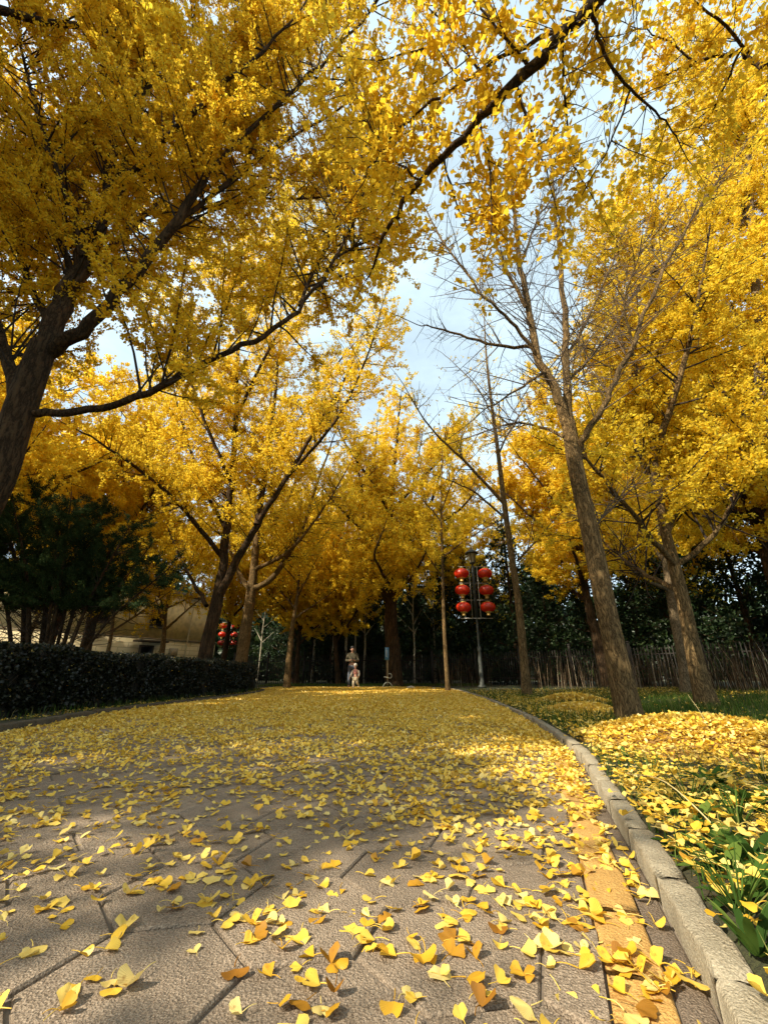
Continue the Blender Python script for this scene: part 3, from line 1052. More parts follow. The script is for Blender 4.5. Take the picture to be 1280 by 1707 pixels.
o = bag.build('grass_stalk', M['straw']); o.location = tuple(a); tag(o, STRAWS[1][2], 'grass stalk')

# ------------------------------------------------------------------ hedge
def hedge():
    hr = np.random.default_rng(9)
    root = empty('hedge', (-4.6, 6, 0), 'long clipped dark green hedge behind the left kerb', 'hedge')
    off = np.array([-4.6, 6, 0])
    ys_ = np.linspace(4.85, 16.6, 60)
    xf = path_left(ys_) - .62 + np.clip((ys_ - 8) / 4, 0, 1) * .22
    xf = np.where(ys_ > 15.6, xf - (ys_ - 15.6) ** 2 * .15, xf)
    W, H = 1.3, .84
    rows = []
    for y, x in zip(ys_, xf):
        rows.append([[x + .06, y, .02], [x - .02, y, .3], [x, y, H - .1], [x - .1, y, H - .03], [x - W + .1, y, H - .03], [x - W, y, H - .1], [x - W, y, .0]])
    rows = np.array(rows) - off; rows[:, :, 0] -= .06
    k, K = rows.shape[:2]; ix = np.arange(k * K).reshape(k, K)
    q = np.stack([ix[:-1, :-1], ix[:-1, 1:], ix[1:, 1:], ix[1:, :-1]], -1).reshape(-1, 4)
    q = np.concatenate([q, [[ix[-1, 0], ix[-1, 1], ix[-1, 5], ix[-1, 6]], [ix[-1, 1], ix[-1, 2], ix[-1, 4], ix[-1, 5]]]])
    mesh_from('twig_mass', rows, q, None, plain('hedge_inner', (0.012, .011, .007), .95, scale=30, bump=1.0), root)
    n = 70000
    y = hr.uniform(4.85, 16.75, n); x0 = np.interp(y, ys_, xf)
    side = hr.uniform(0, 1, n)
    front = side < .62
    lum = np.sin(y * 2.3) * .03 + np.sin(y * 5.1 + 1) * .02
    h = hr.uniform(.03, H, n) 
    top_z = H + lum * .8 + np.abs(hr.normal(size=n)) * .025 - .02
    x = np.where(front, x0 + lum + hr.normal(size=n) * .035, x0 - hr.uniform(0, W, n))
    z = np.where(front, h, top_z)
    end = (side > .97); y = np.where(end, 16.62 + hr.normal(size=n) * .05, y)
    x = np.where(end, xf[-1] - hr.uniform(0, W, n), x); z = np.where(end, hr.uniform(.03, H, n), z)
    gapk = (np.sin(x * 9 + y * 7) + np.sin(y * 13) + np.sin(z * 17 + y * 3)) > -1.3
    pos = np.column_stack([x, y, z])[gapk]
    nrm = np.where(front[gapk][:, None], np.array([[1., -.2, .3]]), np.array([[0., 0, 1.]]))
    v, f = leaf_cloud(pos - off, nrm, .042, hr, True, 0.0, .3)
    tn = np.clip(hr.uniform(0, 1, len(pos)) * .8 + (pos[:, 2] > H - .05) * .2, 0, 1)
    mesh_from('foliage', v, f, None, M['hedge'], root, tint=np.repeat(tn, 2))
    # bare twigs that show through
    n = 2600
    y = hr.uniform(4.9, 16.5, n); o_ = np.column_stack([np.interp(y, ys_, xf) - .12, y, hr.uniform(.02, .6, n)]) - off
    d = np.column_stack([hr.uniform(.05, .5, n), hr.normal(size=n) * .5, hr.uniform(.4, 1, n)])
    S = shoots(o_, d, hr.uniform(.15, .35, n), 3, hr, .1, .15)
    v, q = tubes(S, np.full((n, 4), .0028) * np.linspace(1, .4, 4), 3)
    mesh_from('twigs', v, q, None, plain('hedge_twig', (0.11, .08, .055), .8), root)


hedge()

# ------------------------------------------------------------------ ginkgo trees
# 1: the great tree at the left edge
TY = 4.3
b1 = np.array([-4.62, TY, .05])
t1 = ([b1 - [0, 0, .1], b1 + [.02, 0, 1.5], P(-8, 800, TY), P(32, 690, TY), P(75, 575, TY)], .20, .15)
limbs1 = [
    (px_line((70, 590, TY), (110, 490, TY + .05), (150, 415, TY + .1), (178, 330, TY + .2), (186, 230, TY + .1), (188, 100, TY), (182, -20, TY), (178, -140, TY)), .135, .025, 1.0),
    (px_line((80, 590, TY), (150, 540, TY - .1), (230, 452, TY - .2), (300, 365, TY - .3), (342, 290, TY - .3), (370, 180, TY - .4), (385, 100, TY - .4), (398, 0, TY - .5)), .09, .015, 1.0),
    (px_line((60, 690, TY), (150, 685, TY - .15), (250, 655, TY - .2), (350, 600, TY - .2), (440, 560, TY - .1), (510, 500, TY), (570, 415, TY), (600, 335, TY), (618, 250, TY)), .048, .009, 1.2),
    (px_line((35, 680, TY), (10, 590, TY + .1), (-15, 500, TY + .2), (-40, 380, TY + .3)), .09, .02, .6),
    (px_line((85, 540, TY), (55, 481, TY + .3), (25, 392, TY + .6), (8, 338, TY + .8), (-15, 240, TY + 1)), .06, .015, .5),
    (px_line((118, 470, TY), (110, 426, TY + .2), (68, 350, TY + .5), (42, 274, TY + .7), (4, 198, TY + .9), (-30, 120, TY + 1)), .055, .014, .5),
    (px_line((140, 430, TY), (122, 363, TY - .1), (93, 278, TY - .3), (68, 211, TY - .4), (40, 100, TY - .5), (15, 0, TY - .6)), .05, .012, .5),
    (px_line((160, 390, TY), (173, 329, TY), (211, 270, TY + .4), (232, 177, TY + .7), (236, 42, TY + .9), (240, -80, TY + 1)), .075, .015, .6),
    (px_line((110, 480, TY), (200, 400, TY + .9), (300, 300, TY + 1.6), (400, 190, TY + 2.2), (470, 80, TY + 2.5)), .07, .012, 1.0),
    (px_line((180, 330, TY), (280, 230, TY - .6), (400, 120, TY - 1.0), (500, 20, TY - 1.2)), .05, .012, .6),
    (px_line((270, 405, TY - .25), (330, 350, TY + .3), (430, 330, TY + .8), (540, 330, TY + 1.2), (610, 300, TY + 1.4)), .035, .010, .5),
    (px_line((300, 365, TY - .3), (430, 265, TY + .1), (560, 185, TY + .3), (660, 120, TY + .4)), .035, .008, .5),
    (px_line((342, 290, TY - .3), (470, 170, TY - .5), (580, 60, TY - .6), (680, -60, TY - .7)), .04, .008, .5),
    (px_line((385, 110, TY - .4), (480, 60, TY + .3), (570, -20, TY + .6)), .03, .008, .4),
    (px_line((500, 510, TY), (560, 380, TY + .5), (640, 250, TY + 1.0), (690, 190, TY + 1.2)), .025, .007, .4),
    (px_line((560, 430, TY), (620, 400, TY + .5), (670, 410, TY + .9)), .018, .006, .3),
    (px_line((186, 200, TY), (280, 120, TY + .2), (420, 40, TY + .4), (540, -30, TY + .5)), .05, .012, .6),
]
make_tree('ginkgo_tree', 'great dark-trunked ginkgo at the left edge with a low sweeping limb', b1, t1, limbs1, 101,
          leaf=.058, l1=(.15, .7, 1.7), l2=(.14, .25, .6), cl=.075, kl=4, trunk_sides=28, limb_s0=.7, trunk_shoots=False, fill=2.2, up1=1.3, bare=.38)

# 2 and 3: forked pair behind the hedge
Y2 = 13.4
b2 = np.array([*(P(338, 1130, Y2)[:2]), .05])
limbs2 = [
    (px_line((368, 975, Y2), (378, 880, Y2), (388, 780, Y2), (395, 650, Y2), (402, 500, Y2), (405, 380, Y2)), .15, .025, 1.5),
    (px_line((362, 1000, Y2), (405, 917, Y2 - .3), (435, 865, Y2 - .5), (480, 794, Y2 - .8), (560, 660, Y2 - 1), (590, 600, Y2 - 1.2)), .14, .02, 2.0),
    (px_line((428, 875, Y2 - .5), (446, 775, Y2 - .2), (454, 700, Y2), (465, 600, Y2 + .3), (470, 480, Y2 + .4)), .11, .02, 1.0),
    (px_line((372, 930, Y2), (311, 854, Y2 - .8), (255, 801, Y2 - 1.4), (180, 745, Y2 - 2), (109, 706, Y2 - 2.4)), .085, .015, 1.5),
    (px_line((376, 880, Y2), (337, 805, Y2 + .3), (304, 700, Y2 + .5), (280, 600, Y2 + .8)), .08, .015, 1.0),
    (px_line((345, 1010, Y2), (319, 966, Y2 + .6), (289, 902, Y2 + 1.2), (270, 850, Y2 + 1.5)), .07, .015, 1.0),
    (px_line((385, 800, Y2), (340, 700, Y2 - .8), (290, 560, Y2 - 1.3), (250, 470, Y2 - 1.5)), .07, .012, 1.0),
    (px_line((392, 700, Y2), (450, 580, Y2 - .6), (520, 470, Y2 - 1), (560, 400, Y2 - 1.2)), .07, .012, 1.0),
    (px_line((480, 794, Y2 - .8), (560, 700, Y2 - 1.5), (610, 600, Y2 - 2), (640, 500, Y2 - 2.2)), .06, .012, 1.0),
    (px_line((470, 480, Y2 + .4), (540, 400, Y2), (600, 350, Y2), (640, 310, Y2)), .05, .012, .5),
    (px_line((402, 500, Y2), (470, 380, Y2 + .5), (540, 270, Y2 + .8)), .05, .012, .5),
    (px_line((400, 560, Y2), (350, 470, Y2 + .5), (320, 380, Y2 + 1)), .05, .012, .6),
]
make_tree('ginkgo_tree', 'thick ginkgo behind the hedge forking low into two heavy stems', b2, ([b2 - [0, 0, .2], P(345, 1080, Y2), P(358, 1020, Y2), P(370, 960, Y2)], .225, .17), limbs2, 102,
          leaf=.092, l1=(.17, .8, 2.3), l2=(.2, .3, .8), cl=.10, kl=4, fill=1.7, near=False, trunk_sides=20, trunk_shoots=False, leafmat='leaf_far')
Y3 = 17.2
b3 = np.array([*(P(398, 1135, Y3)[:2]), .05])
limbs3 = [
    (px_line((418, 985, Y3), (455, 962, Y3 - .2), (500, 890, Y3 - .5), (530, 800, Y3 - .6), (560, 720, Y3 - .6)), .14, .02, 1.5),
    (px_line((420, 985, Y3), (430, 880, Y3), (440, 800, Y3), (450, 700, Y3), (452, 600, Y3)), .18, .03, 1.5),
    (px_line((418, 985, Y3), (396, 950, Y3 + .3), (380, 900, Y3 + .5), (365, 830, Y3 + .8)), .12, .02, 1.5),
    (px_line((428, 910, Y3), (470, 850, Y3 + .8), (510, 760, Y3 + 1.3), (540, 680, Y3 + 1.6)), .10, .02, 1.0),
    (px_line((424, 950, Y3), (480, 920, Y3 - 1.2), (530, 860, Y3 - 2), (575, 790, Y3 - 2.4)), .09, .02, 1.0),
    (px_line((440, 800, Y3), (500, 700, Y3 - .6), (560, 610, Y3 - 1), (600, 560, Y3 - 1)), .08, .015, 1.0),
    (px_line((440, 790, Y3), (400, 700, Y3), (360, 620, Y3)), .08, .015, 1.0),
]
make_tree('ginkgo_tree', 'ginkgo beyond the hedge end with sunlit patches on its pale trunk', b3, ([b3 - [0, 0, .2], P(408, 1060, Y3), P(416, 1010, Y3), P(421, 970, Y3)], .245, .19), limbs3, 103,
          leaf=.105, l1=(.2, .9, 2.4), l2=(.2, .3, .8), cl=.11, kl=4, fill=1.15, near=False, trunk_sides=18, trunk_shoots=False, bark='bark_mid', leafmat='leaf_far')

# 7: the thick tree at the end of the path
Y7 = 22.0
b7 = np.array([*(P(657, 1140, Y7)[:2]), .08])
limbs7 = [
    (px_line((650, 1010, Y7), (620, 950, Y7 - .5), (608, 890, Y7 - .8), (600, 800, Y7 - 1), (590, 730, Y7 - 1)), .17, .03, 1.0),
    (px_line((655, 1000, Y7), (690, 930, Y7 - .6), (705, 880, Y7 - 1), (730, 800, Y7 - 1.4), (745, 740, Y7 - 1.5)), .16, .03, 1.0),
    (px_line((653, 1010, Y7), (650, 900, Y7), (655, 800, Y7), (662, 720, Y7), (668, 660, Y7)), .20, .03, 1.0),
    (px_line((653, 980, Y7), (670, 900, Y7 + 1), (690, 800, Y7 + 1.6), (705, 720, Y7 + 2)), .13, .02, 1.0),
    (px_line((650, 960, Y7), (630, 880, Y7 + 1), (625, 780, Y7 + 1.6), (630, 700, Y7 + 2)), .13, .02, 1.0),
    (px_line((652, 930, Y7), (600, 880, Y7 - 2), (560, 840, Y7 - 3), (530, 800, Y7 - 3)), .11, .02, 1.0),
    (px_line((655, 930, Y7), (720, 880, Y7 - 2), (765, 850, Y7 - 3), (800, 810, Y7 - 3)), .11, .02, 1.0),
    (px_line((653, 860, Y7), (610, 790, Y7 - 1), (570, 730, Y7 - 1.4), (560, 690, Y7 - 1.4)), .09, .02, 1.0),
    (px_line((655, 850, Y7), (710, 790, Y7), (760, 740, Y7), (785, 700, Y7)), .09, .02, 1.0),
    (px_line((655, 990, Y7), (640, 960, Y7 - 2.4), (625, 925, Y7 - 3.6), (640, 880, Y7 - 4)), .10, .02, 1.0),
    (px_line((655, 990, Y7), (680, 970, Y7 - 2.4), (700, 940, Y7 - 3.6), (720, 900, Y7 - 4)), .10, .02, 1.0),
]
make_tree('ginkgo_tree', 'thick dark-trunked ginkgo at the far end of the path under a lemon crown', b7, ([b7 - [0, 0, .2], P(655, 1090, Y7), P(652, 1040, Y7), P(652, 990, Y7)], .42, .30), limbs7, 107,
          leaf=.13, l1=(.2, 1.0, 2.6), l2=(.22, .4, .9), cl=.12, kl=4, fill=1.8, near=False, trunk_sides=16, trunk_shoots=False, leafmat='leaf_far')

# 8: slim one in front of it
Y8 = 15.5
b8 = np.array([*(P(746, 1148, Y8)[:2]), .10])
limbs8 = [(px_line((737, 930, Y8), (770, 905, Y8), (810, 880, Y8 - .3), (850, 860, Y8 - .4)), .04, .01, .5),
          (px_line((736, 870, Y8), (700, 830, Y8), (670, 810, Y8)), .03, .01, .4),
          (px_line((736, 850, Y8), (760, 790, Y8 - .3), (790, 760, Y8 - .5)), .03, .01, .4),
          (px_line((737, 960, Y8), (715, 930, Y8 - .6), (695, 900, Y8 - 1)), .03, .01, .4)]
make_tree('ginkgo_tree', 'slim straight young ginkgo between the thick tree and the lantern post', b8, ([b8 - [0, 0, .1], P(740, 1040, Y8), P(737, 930, Y8), P(735, 835, Y8), P(737, 760, Y8)], .08, .02), limbs8, 108,
          leaf=.09, l1=(.18, .5, 1.4), l2=(.2, .25, .6), cl=.11, kl=4, fill=2.0, near=False, trunk_sides=12, trunk_shoots=True, bark='bark_mid', leafmat='leaf_far')

# 9: slim tree right of the lantern post, thin pale top
Y9 = 10.2
b9 = np.array([*(P(878, 1158, Y9)[:2]), .09])
t9 = ([b9 - [0, 0, .1], P(864, 1010, Y9), P(843, 860, Y9), P(828, 740, Y9), P(815, 640, Y9), P(809, 575, Y9), P(806, 500, Y9)], .10, .010)
limbs9 = [(px_line((838, 838, Y9), (770, 765, Y9 - .2), (715, 710, Y9 - .3), (672, 640, Y9 - .3)), .045, .010, .4),
          (px_line((843, 865, Y9), (790, 820, Y9 + .4), (735, 795, Y9 + .6)), .035, .01, .4),
          (px_line((862, 935, Y9), (890, 905, Y9 - .5), (920, 870, Y9 - .8)), .03, .008, .3),
          (px_line((830, 760, Y9), (860, 700, Y9 + .3), (900, 660, Y9 + .5)), .03, .008, .3),
          (px_line((820, 690, Y9), (790, 640, Y9 + .3), (750, 600, Y9 + .4)), .025, .008, .3)]
make_tree('ginkgo_tree', 'slender nearly bare ginkgo just right of the red lantern post', b9, t9, limbs9, 109,
          leaf=.07, l1=(.2, .6, 1.5), l2=(.25, .2, .5), cl=.16, kl=3, near=True, trunk_sides=16, bark='bark_mid', twig='twig_grey', fill=.55, leafmat='leaf_far')

# 10: the leafless tree by the kerb
Y10 = 5.7
b10 = G(1052, 1203, .08)
Y10 = float(b10[1])
t10 = ([b10 - [0, 0, .1], P(1030, 1110, Y10), P(1008, 1010, Y10), P(984, 890, Y10), P(960, 780, Y10), P(948, 712, Y10)], .118, .085)
limbs10 = [
    (px_line((950, 725, Y10), (925, 650, Y10), (898, 590, Y10), (874, 481, Y10 + .1), (862, 400, Y10 + .1), (853, 290, Y10 + .2), (850, 200, Y10 + .3)), .068, .012, .5),
    (px_line((950, 725, Y10), (946, 640, Y10 + .1), (940, 540, Y10 + .2), (934, 440, Y10 + .3), (922, 330, Y10 + .5), (915, 230, Y10 + .6)), .062, .012, .5),
    (px_line((962, 770, Y10), (974, 728, Y10 - .1), (1009, 668, Y10 - .2), (1054, 574, Y10 - .2), (1107, 445, Y10 - .1), (1174, 330, Y10), (1227, 258, Y10)), .046, .010, .6),
    (px_line((900, 597, Y10), (850, 535, Y10 - .2), (800, 485, Y10 - .4), (735, 395, Y10 - .5), (700, 330, Y10 - .6)), .026, .006, .5),
    (px_line((893, 580, Y10), (810, 572, Y10 + .2), (740, 550, Y10 + .3), (695, 541, Y10 + .3)), .026, .006, .4),
    (px_line((940, 728, Y10), (900, 712, Y10 + .3), (850, 706, Y10 + .5), (780, 728, Y10 + .7)), .022, .006, .4),
    (px_line((876, 512, Y10), (840, 440, Y10 - .2), (815, 380, Y10 - .3), (790, 300, Y10 - .4)), .03, .007, .3),
    (px_line((943, 600, Y10 + .1), (985, 520, Y10 + .5), (1020, 440, Y10 + .8), (1040, 380, Y10 + 1)), .025, .006, .3),
    (px_line((945, 640, Y10 + .1), (990, 590, Y10 + .5), (1050, 500, Y10 + .9), (1080, 420, Y10 + 1.2)), .022, .006, .3),
    (px_line((910, 620, Y10), (860, 650, Y10 - .4), (800, 690, Y10 - .6)), .02, .005, .3),
    (px_line((868, 440, Y10 + .1), (900, 360, Y10 + .4), (950, 280, Y10 + .7)), .022, .005, .3),
    (px_line((1054, 574, Y10 - .2), (1040, 500, Y10 - .4), (1075, 400, Y10 - .6)), .018, .005, .3),
    (px_line((985, 890, Y10), (1010, 850, Y10 + .4), (1060, 800, Y10 + .8)), .015, .005, .2),
]
make_tree('bare_tree', 'tall leafless tree with leaning brown trunk beside the right kerb', b10, t10, limbs10, 110,
          leaf=.06, l1=(.08, .3, 1.1), l2=(.12, .08, .35), cl=.5, kl=0, trunk_sides=28, limb_s0=.3, bark='bark_mid', twig='twig_grey', fill=.12,
          trunk_shoots=False, twig_r=.7, flare=1.25, up1=.1, ang=(40, 70))

# 11: thick tree right of it, 12: dappled one just behind
b11 = G(1178, 1178, .1); Y11 = float(b11[1])
t11 = ([b11 - [0, 0, .1], P(1160, 1110, Y11), P(1140, 1010, Y11), P(1120, 930, Y11), P(1105, 870, Y11), P(1092, 790, Y11), P(1085, 700, Y11), P(1082, 600, Y11), P(1080, 480, Y11)], .115, .03)
limbs11 = [
    (px_line((1125, 945, Y11), (1080, 890, Y11 - .4), (1040, 840, Y11 - .7), (985, 775, Y11 - 1.0), (960, 720, Y11 - 1.1)), .045, .012, .6),
    (px_line((1125, 945, Y11), (1180, 900, Y11 - .3), (1215, 850, Y11 - .5), (1245, 790, Y11 - .7), (1290, 700, Y11 - .9)), .045, .012, .6),
    (px_line((1110, 890, Y11), (1150, 800, Y11 + .6), (1200, 700, Y11 + 1), (1240, 600, Y11 + 1.3)), .06, .012, .6),
    (px_line((1100, 840, Y11), (1060, 740, Y11 + .5), (1030, 640, Y11 + 1), (1010, 560, Y11 + 1.2)), .06, .012, .6),
    (px_line((1090, 760, Y11), (1130, 640, Y11 - .7), (1160, 520, Y11 - 1.1), (1180, 400, Y11 - 1.4)), .06, .012, .6),
    (px_line((1086, 700, Y11), (1050, 580, Y11 - .3), (1030, 450, Y11 - .4), (1020, 340, Y11 - .4)), .05, .012, .6),
    (px_line((1083, 620, Y11), (1140, 500, Y11 + .8), (1190, 380, Y11 + 1.2), (1210, 260, Y11 + 1.4)), .05, .012, .6),
    (px_line((1135, 985, Y11), (1080, 960, Y11 + .6), (1030, 925, Y11 + 1.1), (990, 890, Y11 + 1.4)), .045, .01, .6),
    (px_line((1105, 880, Y11), (1190, 780, Y11 + .2), (1260, 650, Y11 + .2), (1320, 520, Y11)), .055, .012, .6),
    (px_line((1080, 500, Y11), (1090, 380, Y11), (1100, 250, Y11)), .05, .012, .4),
]
make_tree('ginkgo_tree', 'thick brown-trunked ginkgo standing on the lawn at the right edge', b11, t11, limbs11, 111,
          leaf=.072, l1=(.13, .6, 2.0), l2=(.16, .25, .65), cl=.085, kl=4, fill=1.9, near=True, trunk_sides=24, bark='bark_mid', trunk_shoots=True, flare=1.75, leafmat='leaf_far',
          keep=lambda c: (c[:, 2] > 2.9 + .7 * np.sin(c[:, 0] * 1.7 + 1) * np.sin(c[:, 1] * 1.9)))
b12 = np.array([*(P(1150, 1168, 10.3)[:2]), .1]); Y12 = 10.3
t12 = ([b12 - [0, 0, .1], P(1140, 1100, Y12), P(1122, 1010, Y12), P(1108, 920, Y12), P(1090, 830, Y12), P(1075, 720, Y12), P(1070, 560, Y12)], .165, .03)
limbs12 = [
    (px_line((1115, 985, Y12), (1075, 965, Y12 - .3), (1030, 930, Y12 - .6), (985, 905, Y12 - .8)), .05, .01, .6),
    (px_line((1112, 940, Y12), (1060, 880, Y12 + .6), (1010, 820, Y12 + 1), (975, 760, Y12 + 1.2)), .05, .01, .6),
    (px_line((1100, 870, Y12), (1170, 780, Y12 + .8), (1230, 700, Y12 + 1.4)), .05, .01, .6),
    (px_line((1085, 790, Y12), (1030, 680, Y12 + .4), (995, 600, Y12 + .8), (985, 520, Y12 + 1)), .05, .01, .6),
    (px_line((1075, 700, Y12), (1130, 560, Y12 + .8), (1150, 440, Y12 + 1.2)), .05, .01, .6),
]
make_tree('ginkgo_tree', 'ginkgo with dappled sunlit trunk half hidden behind the thick right trunk', b12, t12, limbs12, 112,
          leaf=.085, l1=(.16, .6, 2.0), l2=(.17, .25, .65), cl=.10, kl=4, fill=2.3, near=False, trunk_sides=18, bark='bark_grey', leafmat='leaf_far',
          keep=lambda c: c[:, 2] > 2.6)

# 13: the one whose stem climbs along the right edge
Y13 = 7.2
b13 = np.array([*(P(1345, 1180, Y13)[:2]), .1])
t13 = ([b13 - [0, 0, .1], P(1320, 1000, Y13), P(1295, 800, Y13), P(1268, 640, Y13), P(1257, 450, Y13), P(1245, 254, Y13), P(1242, 120, Y13)], .17, .045)
limbs13 = [
    (px_line((1290, 760, Y13), (1240, 690, Y13 + .6), (1190, 640, Y13 + 1), (1140, 560, Y13 + 1.4)), .05, .01, .5),
    (px_line((1265, 600, Y13), (1210, 500, Y13 - .3), (1160, 440, Y13 - .5), (1110, 360, Y13 - .6)), .04, .01, .5),
    (px_line((1257, 450, Y13), (1300, 330, Y13), (1330, 200, Y13)), .05, .01, .5),
    (px_line((1252, 380, Y13), (1210, 300, Y13 + .5), (1170, 220, Y13 + .9), (1150, 120, Y13 + 1)), .04, .01, .5),
    (px_line((1247, 280, Y13), (1280, 160, Y13 - .4), (1290, 60, Y13 - .6)), .04, .01, .5),
    (px_line((1245, 240, Y13), (1190, 140, Y13), (1150, 40, Y13)), .04, .01, .5),
    (px_line((1285, 720, Y13), (1250, 790, Y13 - .8), (1225, 760, Y13 - 1.2)), .035, .01, .5),
]
make_tree('ginkgo_tree', 'ginkgo at the far right edge whose slim stem climbs beside the frame', b13, t13, limbs13, 113,
          leaf=.068, l1=(.14, .6, 1.8), l2=(.15, .25, .6), cl=.085, kl=4, fill=1.9, near=True, trunk_sides=16, bark='bark_grey', leafmat='leaf_far')

# 14: the near tree behind the right shoulder; only its overhanging boughs are seen
b14 = np.array([3.1, -1.3, .1])
fk = np.array([2.75, -.9, 3.6])
t14 = ([b14 - [0, 0, .1], np.array([3.0, -1.2, 1.6]), fk, np.array([2.6, -.5, 5.5]), np.array([2.7, -.3, 8.0])], .2, .07)
limbs14 = [
    ([fk, np.array([2.3, .2, 4.5])] + px_line((1000, -10, 1.25), (900, 92, 1.45), (800, 200, 1.75), (700, 300, 2.1), (640, 392, 2.4), (612, 470, 2.8)), .055, .006, 2.2),
    (px_line((950, 45, 1.35), (900, 66, 1.5), (831, 98, 1.6), (749, 152, 1.75), (687, 193, 1.9), (642, 242, 2.0), (600, 310, 2.2)), .016, .004, .15),
    (px_line((985, 10, 1.3), (1005, 90, 1.5), (1050, 150, 1.65), (1100, 195, 1.8), (1130, 240, 1.9)), .013, .004, .1),
    ([fk, np.array([3.0, .6, 4.4])] + px_line((1290, 100, 1.9), (1232, 86, 2.0), (1160, 105, 2.1), (1080, 135, 2.3)), .035, .006, 1.6),
    (px_line((935, 60, 1.4), (940, 160, 1.6), (955, 260, 1.8), (975, 310, 1.9)), .010, .003, .1),
    (px_line((860, 140, 1.55), (890, 230, 1.7), (920, 320, 1.85)), .010, .003, .1),
    (px_line((800, 200, 1.75), (815, 290, 1.9), (820, 370, 2.0)), .009, .003, .1),
    (px_line((740, 262, 1.95), (760, 340, 2.15), (790, 400, 2.3)), .009, .003, .1),
    (px_line((880, 110, 1.5), (820, 40, 1.4), (760, -30, 1.3)), .012, .004, .1),
    (px_line((800, 120, 1.65), (760, 60, 1.6), (700, 0, 1.6)), .010, .004, .1),
    (px_line((1232, 86, 2.0), (1190, 180, 2.3), (1140, 240, 2.5)), .012, .004, .1),
    (px_line((1250, 90, 2.0), (1180, 20, 1.8), (1100, -40, 1.6)), .014, .004, .1),
    (px_line((700, 300, 2.1), (640, 250, 2.1), (590, 150, 2.1), (560, 60, 2.1)), .010, .003, .1),
    (px_line((760, 60, 1.6), (680, 90, 1.7), (610, 100, 1.8)), .009, .003, .1),
    (px_line((1050, 150, 1.65), (1020, 230, 1.8), (990, 290, 1.9)), .008, .003, .1),
    (px_line((1160, 105, 2.1), (1100, 60, 2.0), (1040, 40, 1.9)), .010, .003, .1),
    ([np.array([2.62, -.55, 5.2]), np.array([1.2, -.6, 6.2]), np.array([-.2, -.7, 6.6]), np.array([-1.6, -.9, 6.9])], .05, .008, .3),
    ([np.array([2.6, -.5, 5.6]), np.array([1.4, -.1, 6.6]), np.array([.3, .3, 7.1]), np.array([-.8, .5, 7.4])], .05, .008, .3),
    ([np.array([2.6, -.5, 5.8]), np.array([1.8, .4, 6.5]), np.array([1.0, 1.0, 6.9]), np.array([.2, 1.3, 7.2])], .04, .008, .3),
    ([np.array([2.62, -.55, 4.9]), np.array([1.4, -1.0, 5.6]), np.array([.2, -1.4, 6.0]), np.array([-.9, -1.7, 6.2])], .05, .008, .3),
    ([fk, np.array([3.2, -.2, 5.6]), np.array([3.6, .8, 6.6])], .05, .01, .6),
    ([np.array([2.6, -.5, 5.5]), np.array([1.8, -.6, 6.5]), np.array([1.0, -.4, 7.3])], .05, .01, .8),
]
make_tree('ginkgo_tree', 'near ginkgo whose large-leaved boughs hang into the top right', b14, t14, limbs14, 114,
          leaf=.070, l1=(.10, .3, .75), l2=(.10, .12, .3), cl=.05, kl=3, near=True, trunk_sides=18, bark='bark_dark', limb_s0=.2, droop=1.1, twig_r=.5, fill=.85, cloud_up=.3, up1=-.2)

# trees farther off: three grown once, then copied
def proto(label, seed, H, spread, n, r, lm='leaf_far', leaf=.14, base=(0, 0, 0)):
    rg = np.random.default_rng(seed)
    trunk, limbs = auto_limbs(base, H, .30, n, spread, rg, r)
    return make_tree('ginkgo_tree', label, base, trunk, limbs, seed, group='golden ginkgos in the background', leaf=leaf, l1=(.24, .8, 2.3), l2=(.22, .35, .9), cl=.13, kl=4, fill=2.5,
                     near=False, trunk_sides=12, leafmat=lm, bark='bark_dark', limb_s0=.5)


pa = proto('', 201, 15.5, 4.6, 16, .26)
pb = proto('', 202, 13.0, 4.2, 14, .20)
pc = proto('', 203, 17.0, 4.2, 18, .26)
FAR = [(-12.6, 18.5, 0, 1.0, 'golden ginkgo standing over the dark evergreen left of the forked tree'),
       (-15.5, 20, 1, 1.1, 'golden ginkgo behind the cream building corner at far left'),
       (-9.2, 25, 2, .7, 'golden ginkgo between the cream wall and the far lantern post'),
       (-15, 13.5, 1, 1.15, 'golden ginkgo rising above the evergreen at the left frame edge'),
       (-4.6, 23.5, 1, .7, 'dim ginkgo with slim dark trunk beyond the hedge end'),
       (-2.4, 23.6, 1, .75, 'sunlit-trunked ginkgo just left of the standing man'),
       (-6.5, 31, 0, 1.1, 'tall golden ginkgo far behind the hedge end'),
       (-1.0, 32, 2, 1.0, 'tall lemon ginkgo directly behind the standing man'),
       (5.2, 27, 0, .85, 'bright ginkgo behind the red lantern post'),
       (9.0, 18, 2, .9, 'bright ginkgo seen behind the leafless leaning tree'),
       (12.5, 13, 0, 1.0, 'bright ginkgo beyond the thick trunk at right'),
       (14, 21, 1, 1.15, 'golden ginkgo far back at the right edge'),
       (11.5, 8, 1, 1.0, 'golden ginkgo just outside the right edge, its crown leaning in'),
       (-11.5, 8.8, 2, .6, 'golden ginkgo left of the great trunk, crown reaching over it'),
       ]
protos = [pa, pb, pc]
used = [False] * 3
fr = np.random.default_rng(4)
for (x, y, k, s, lab) in FAR:
    o = protos[k] if not used[k] else copy_tree(protos[k])
    used[k] = True
    o.location = (x, y, float(ground_z(x, y)))
    o.rotation_euler = (float(fr.normal() * .03), float(fr.normal() * .03), float(fr.uniform(0, 6.28)))
    o.scale = (s, s, s)
    o['label'] = lab
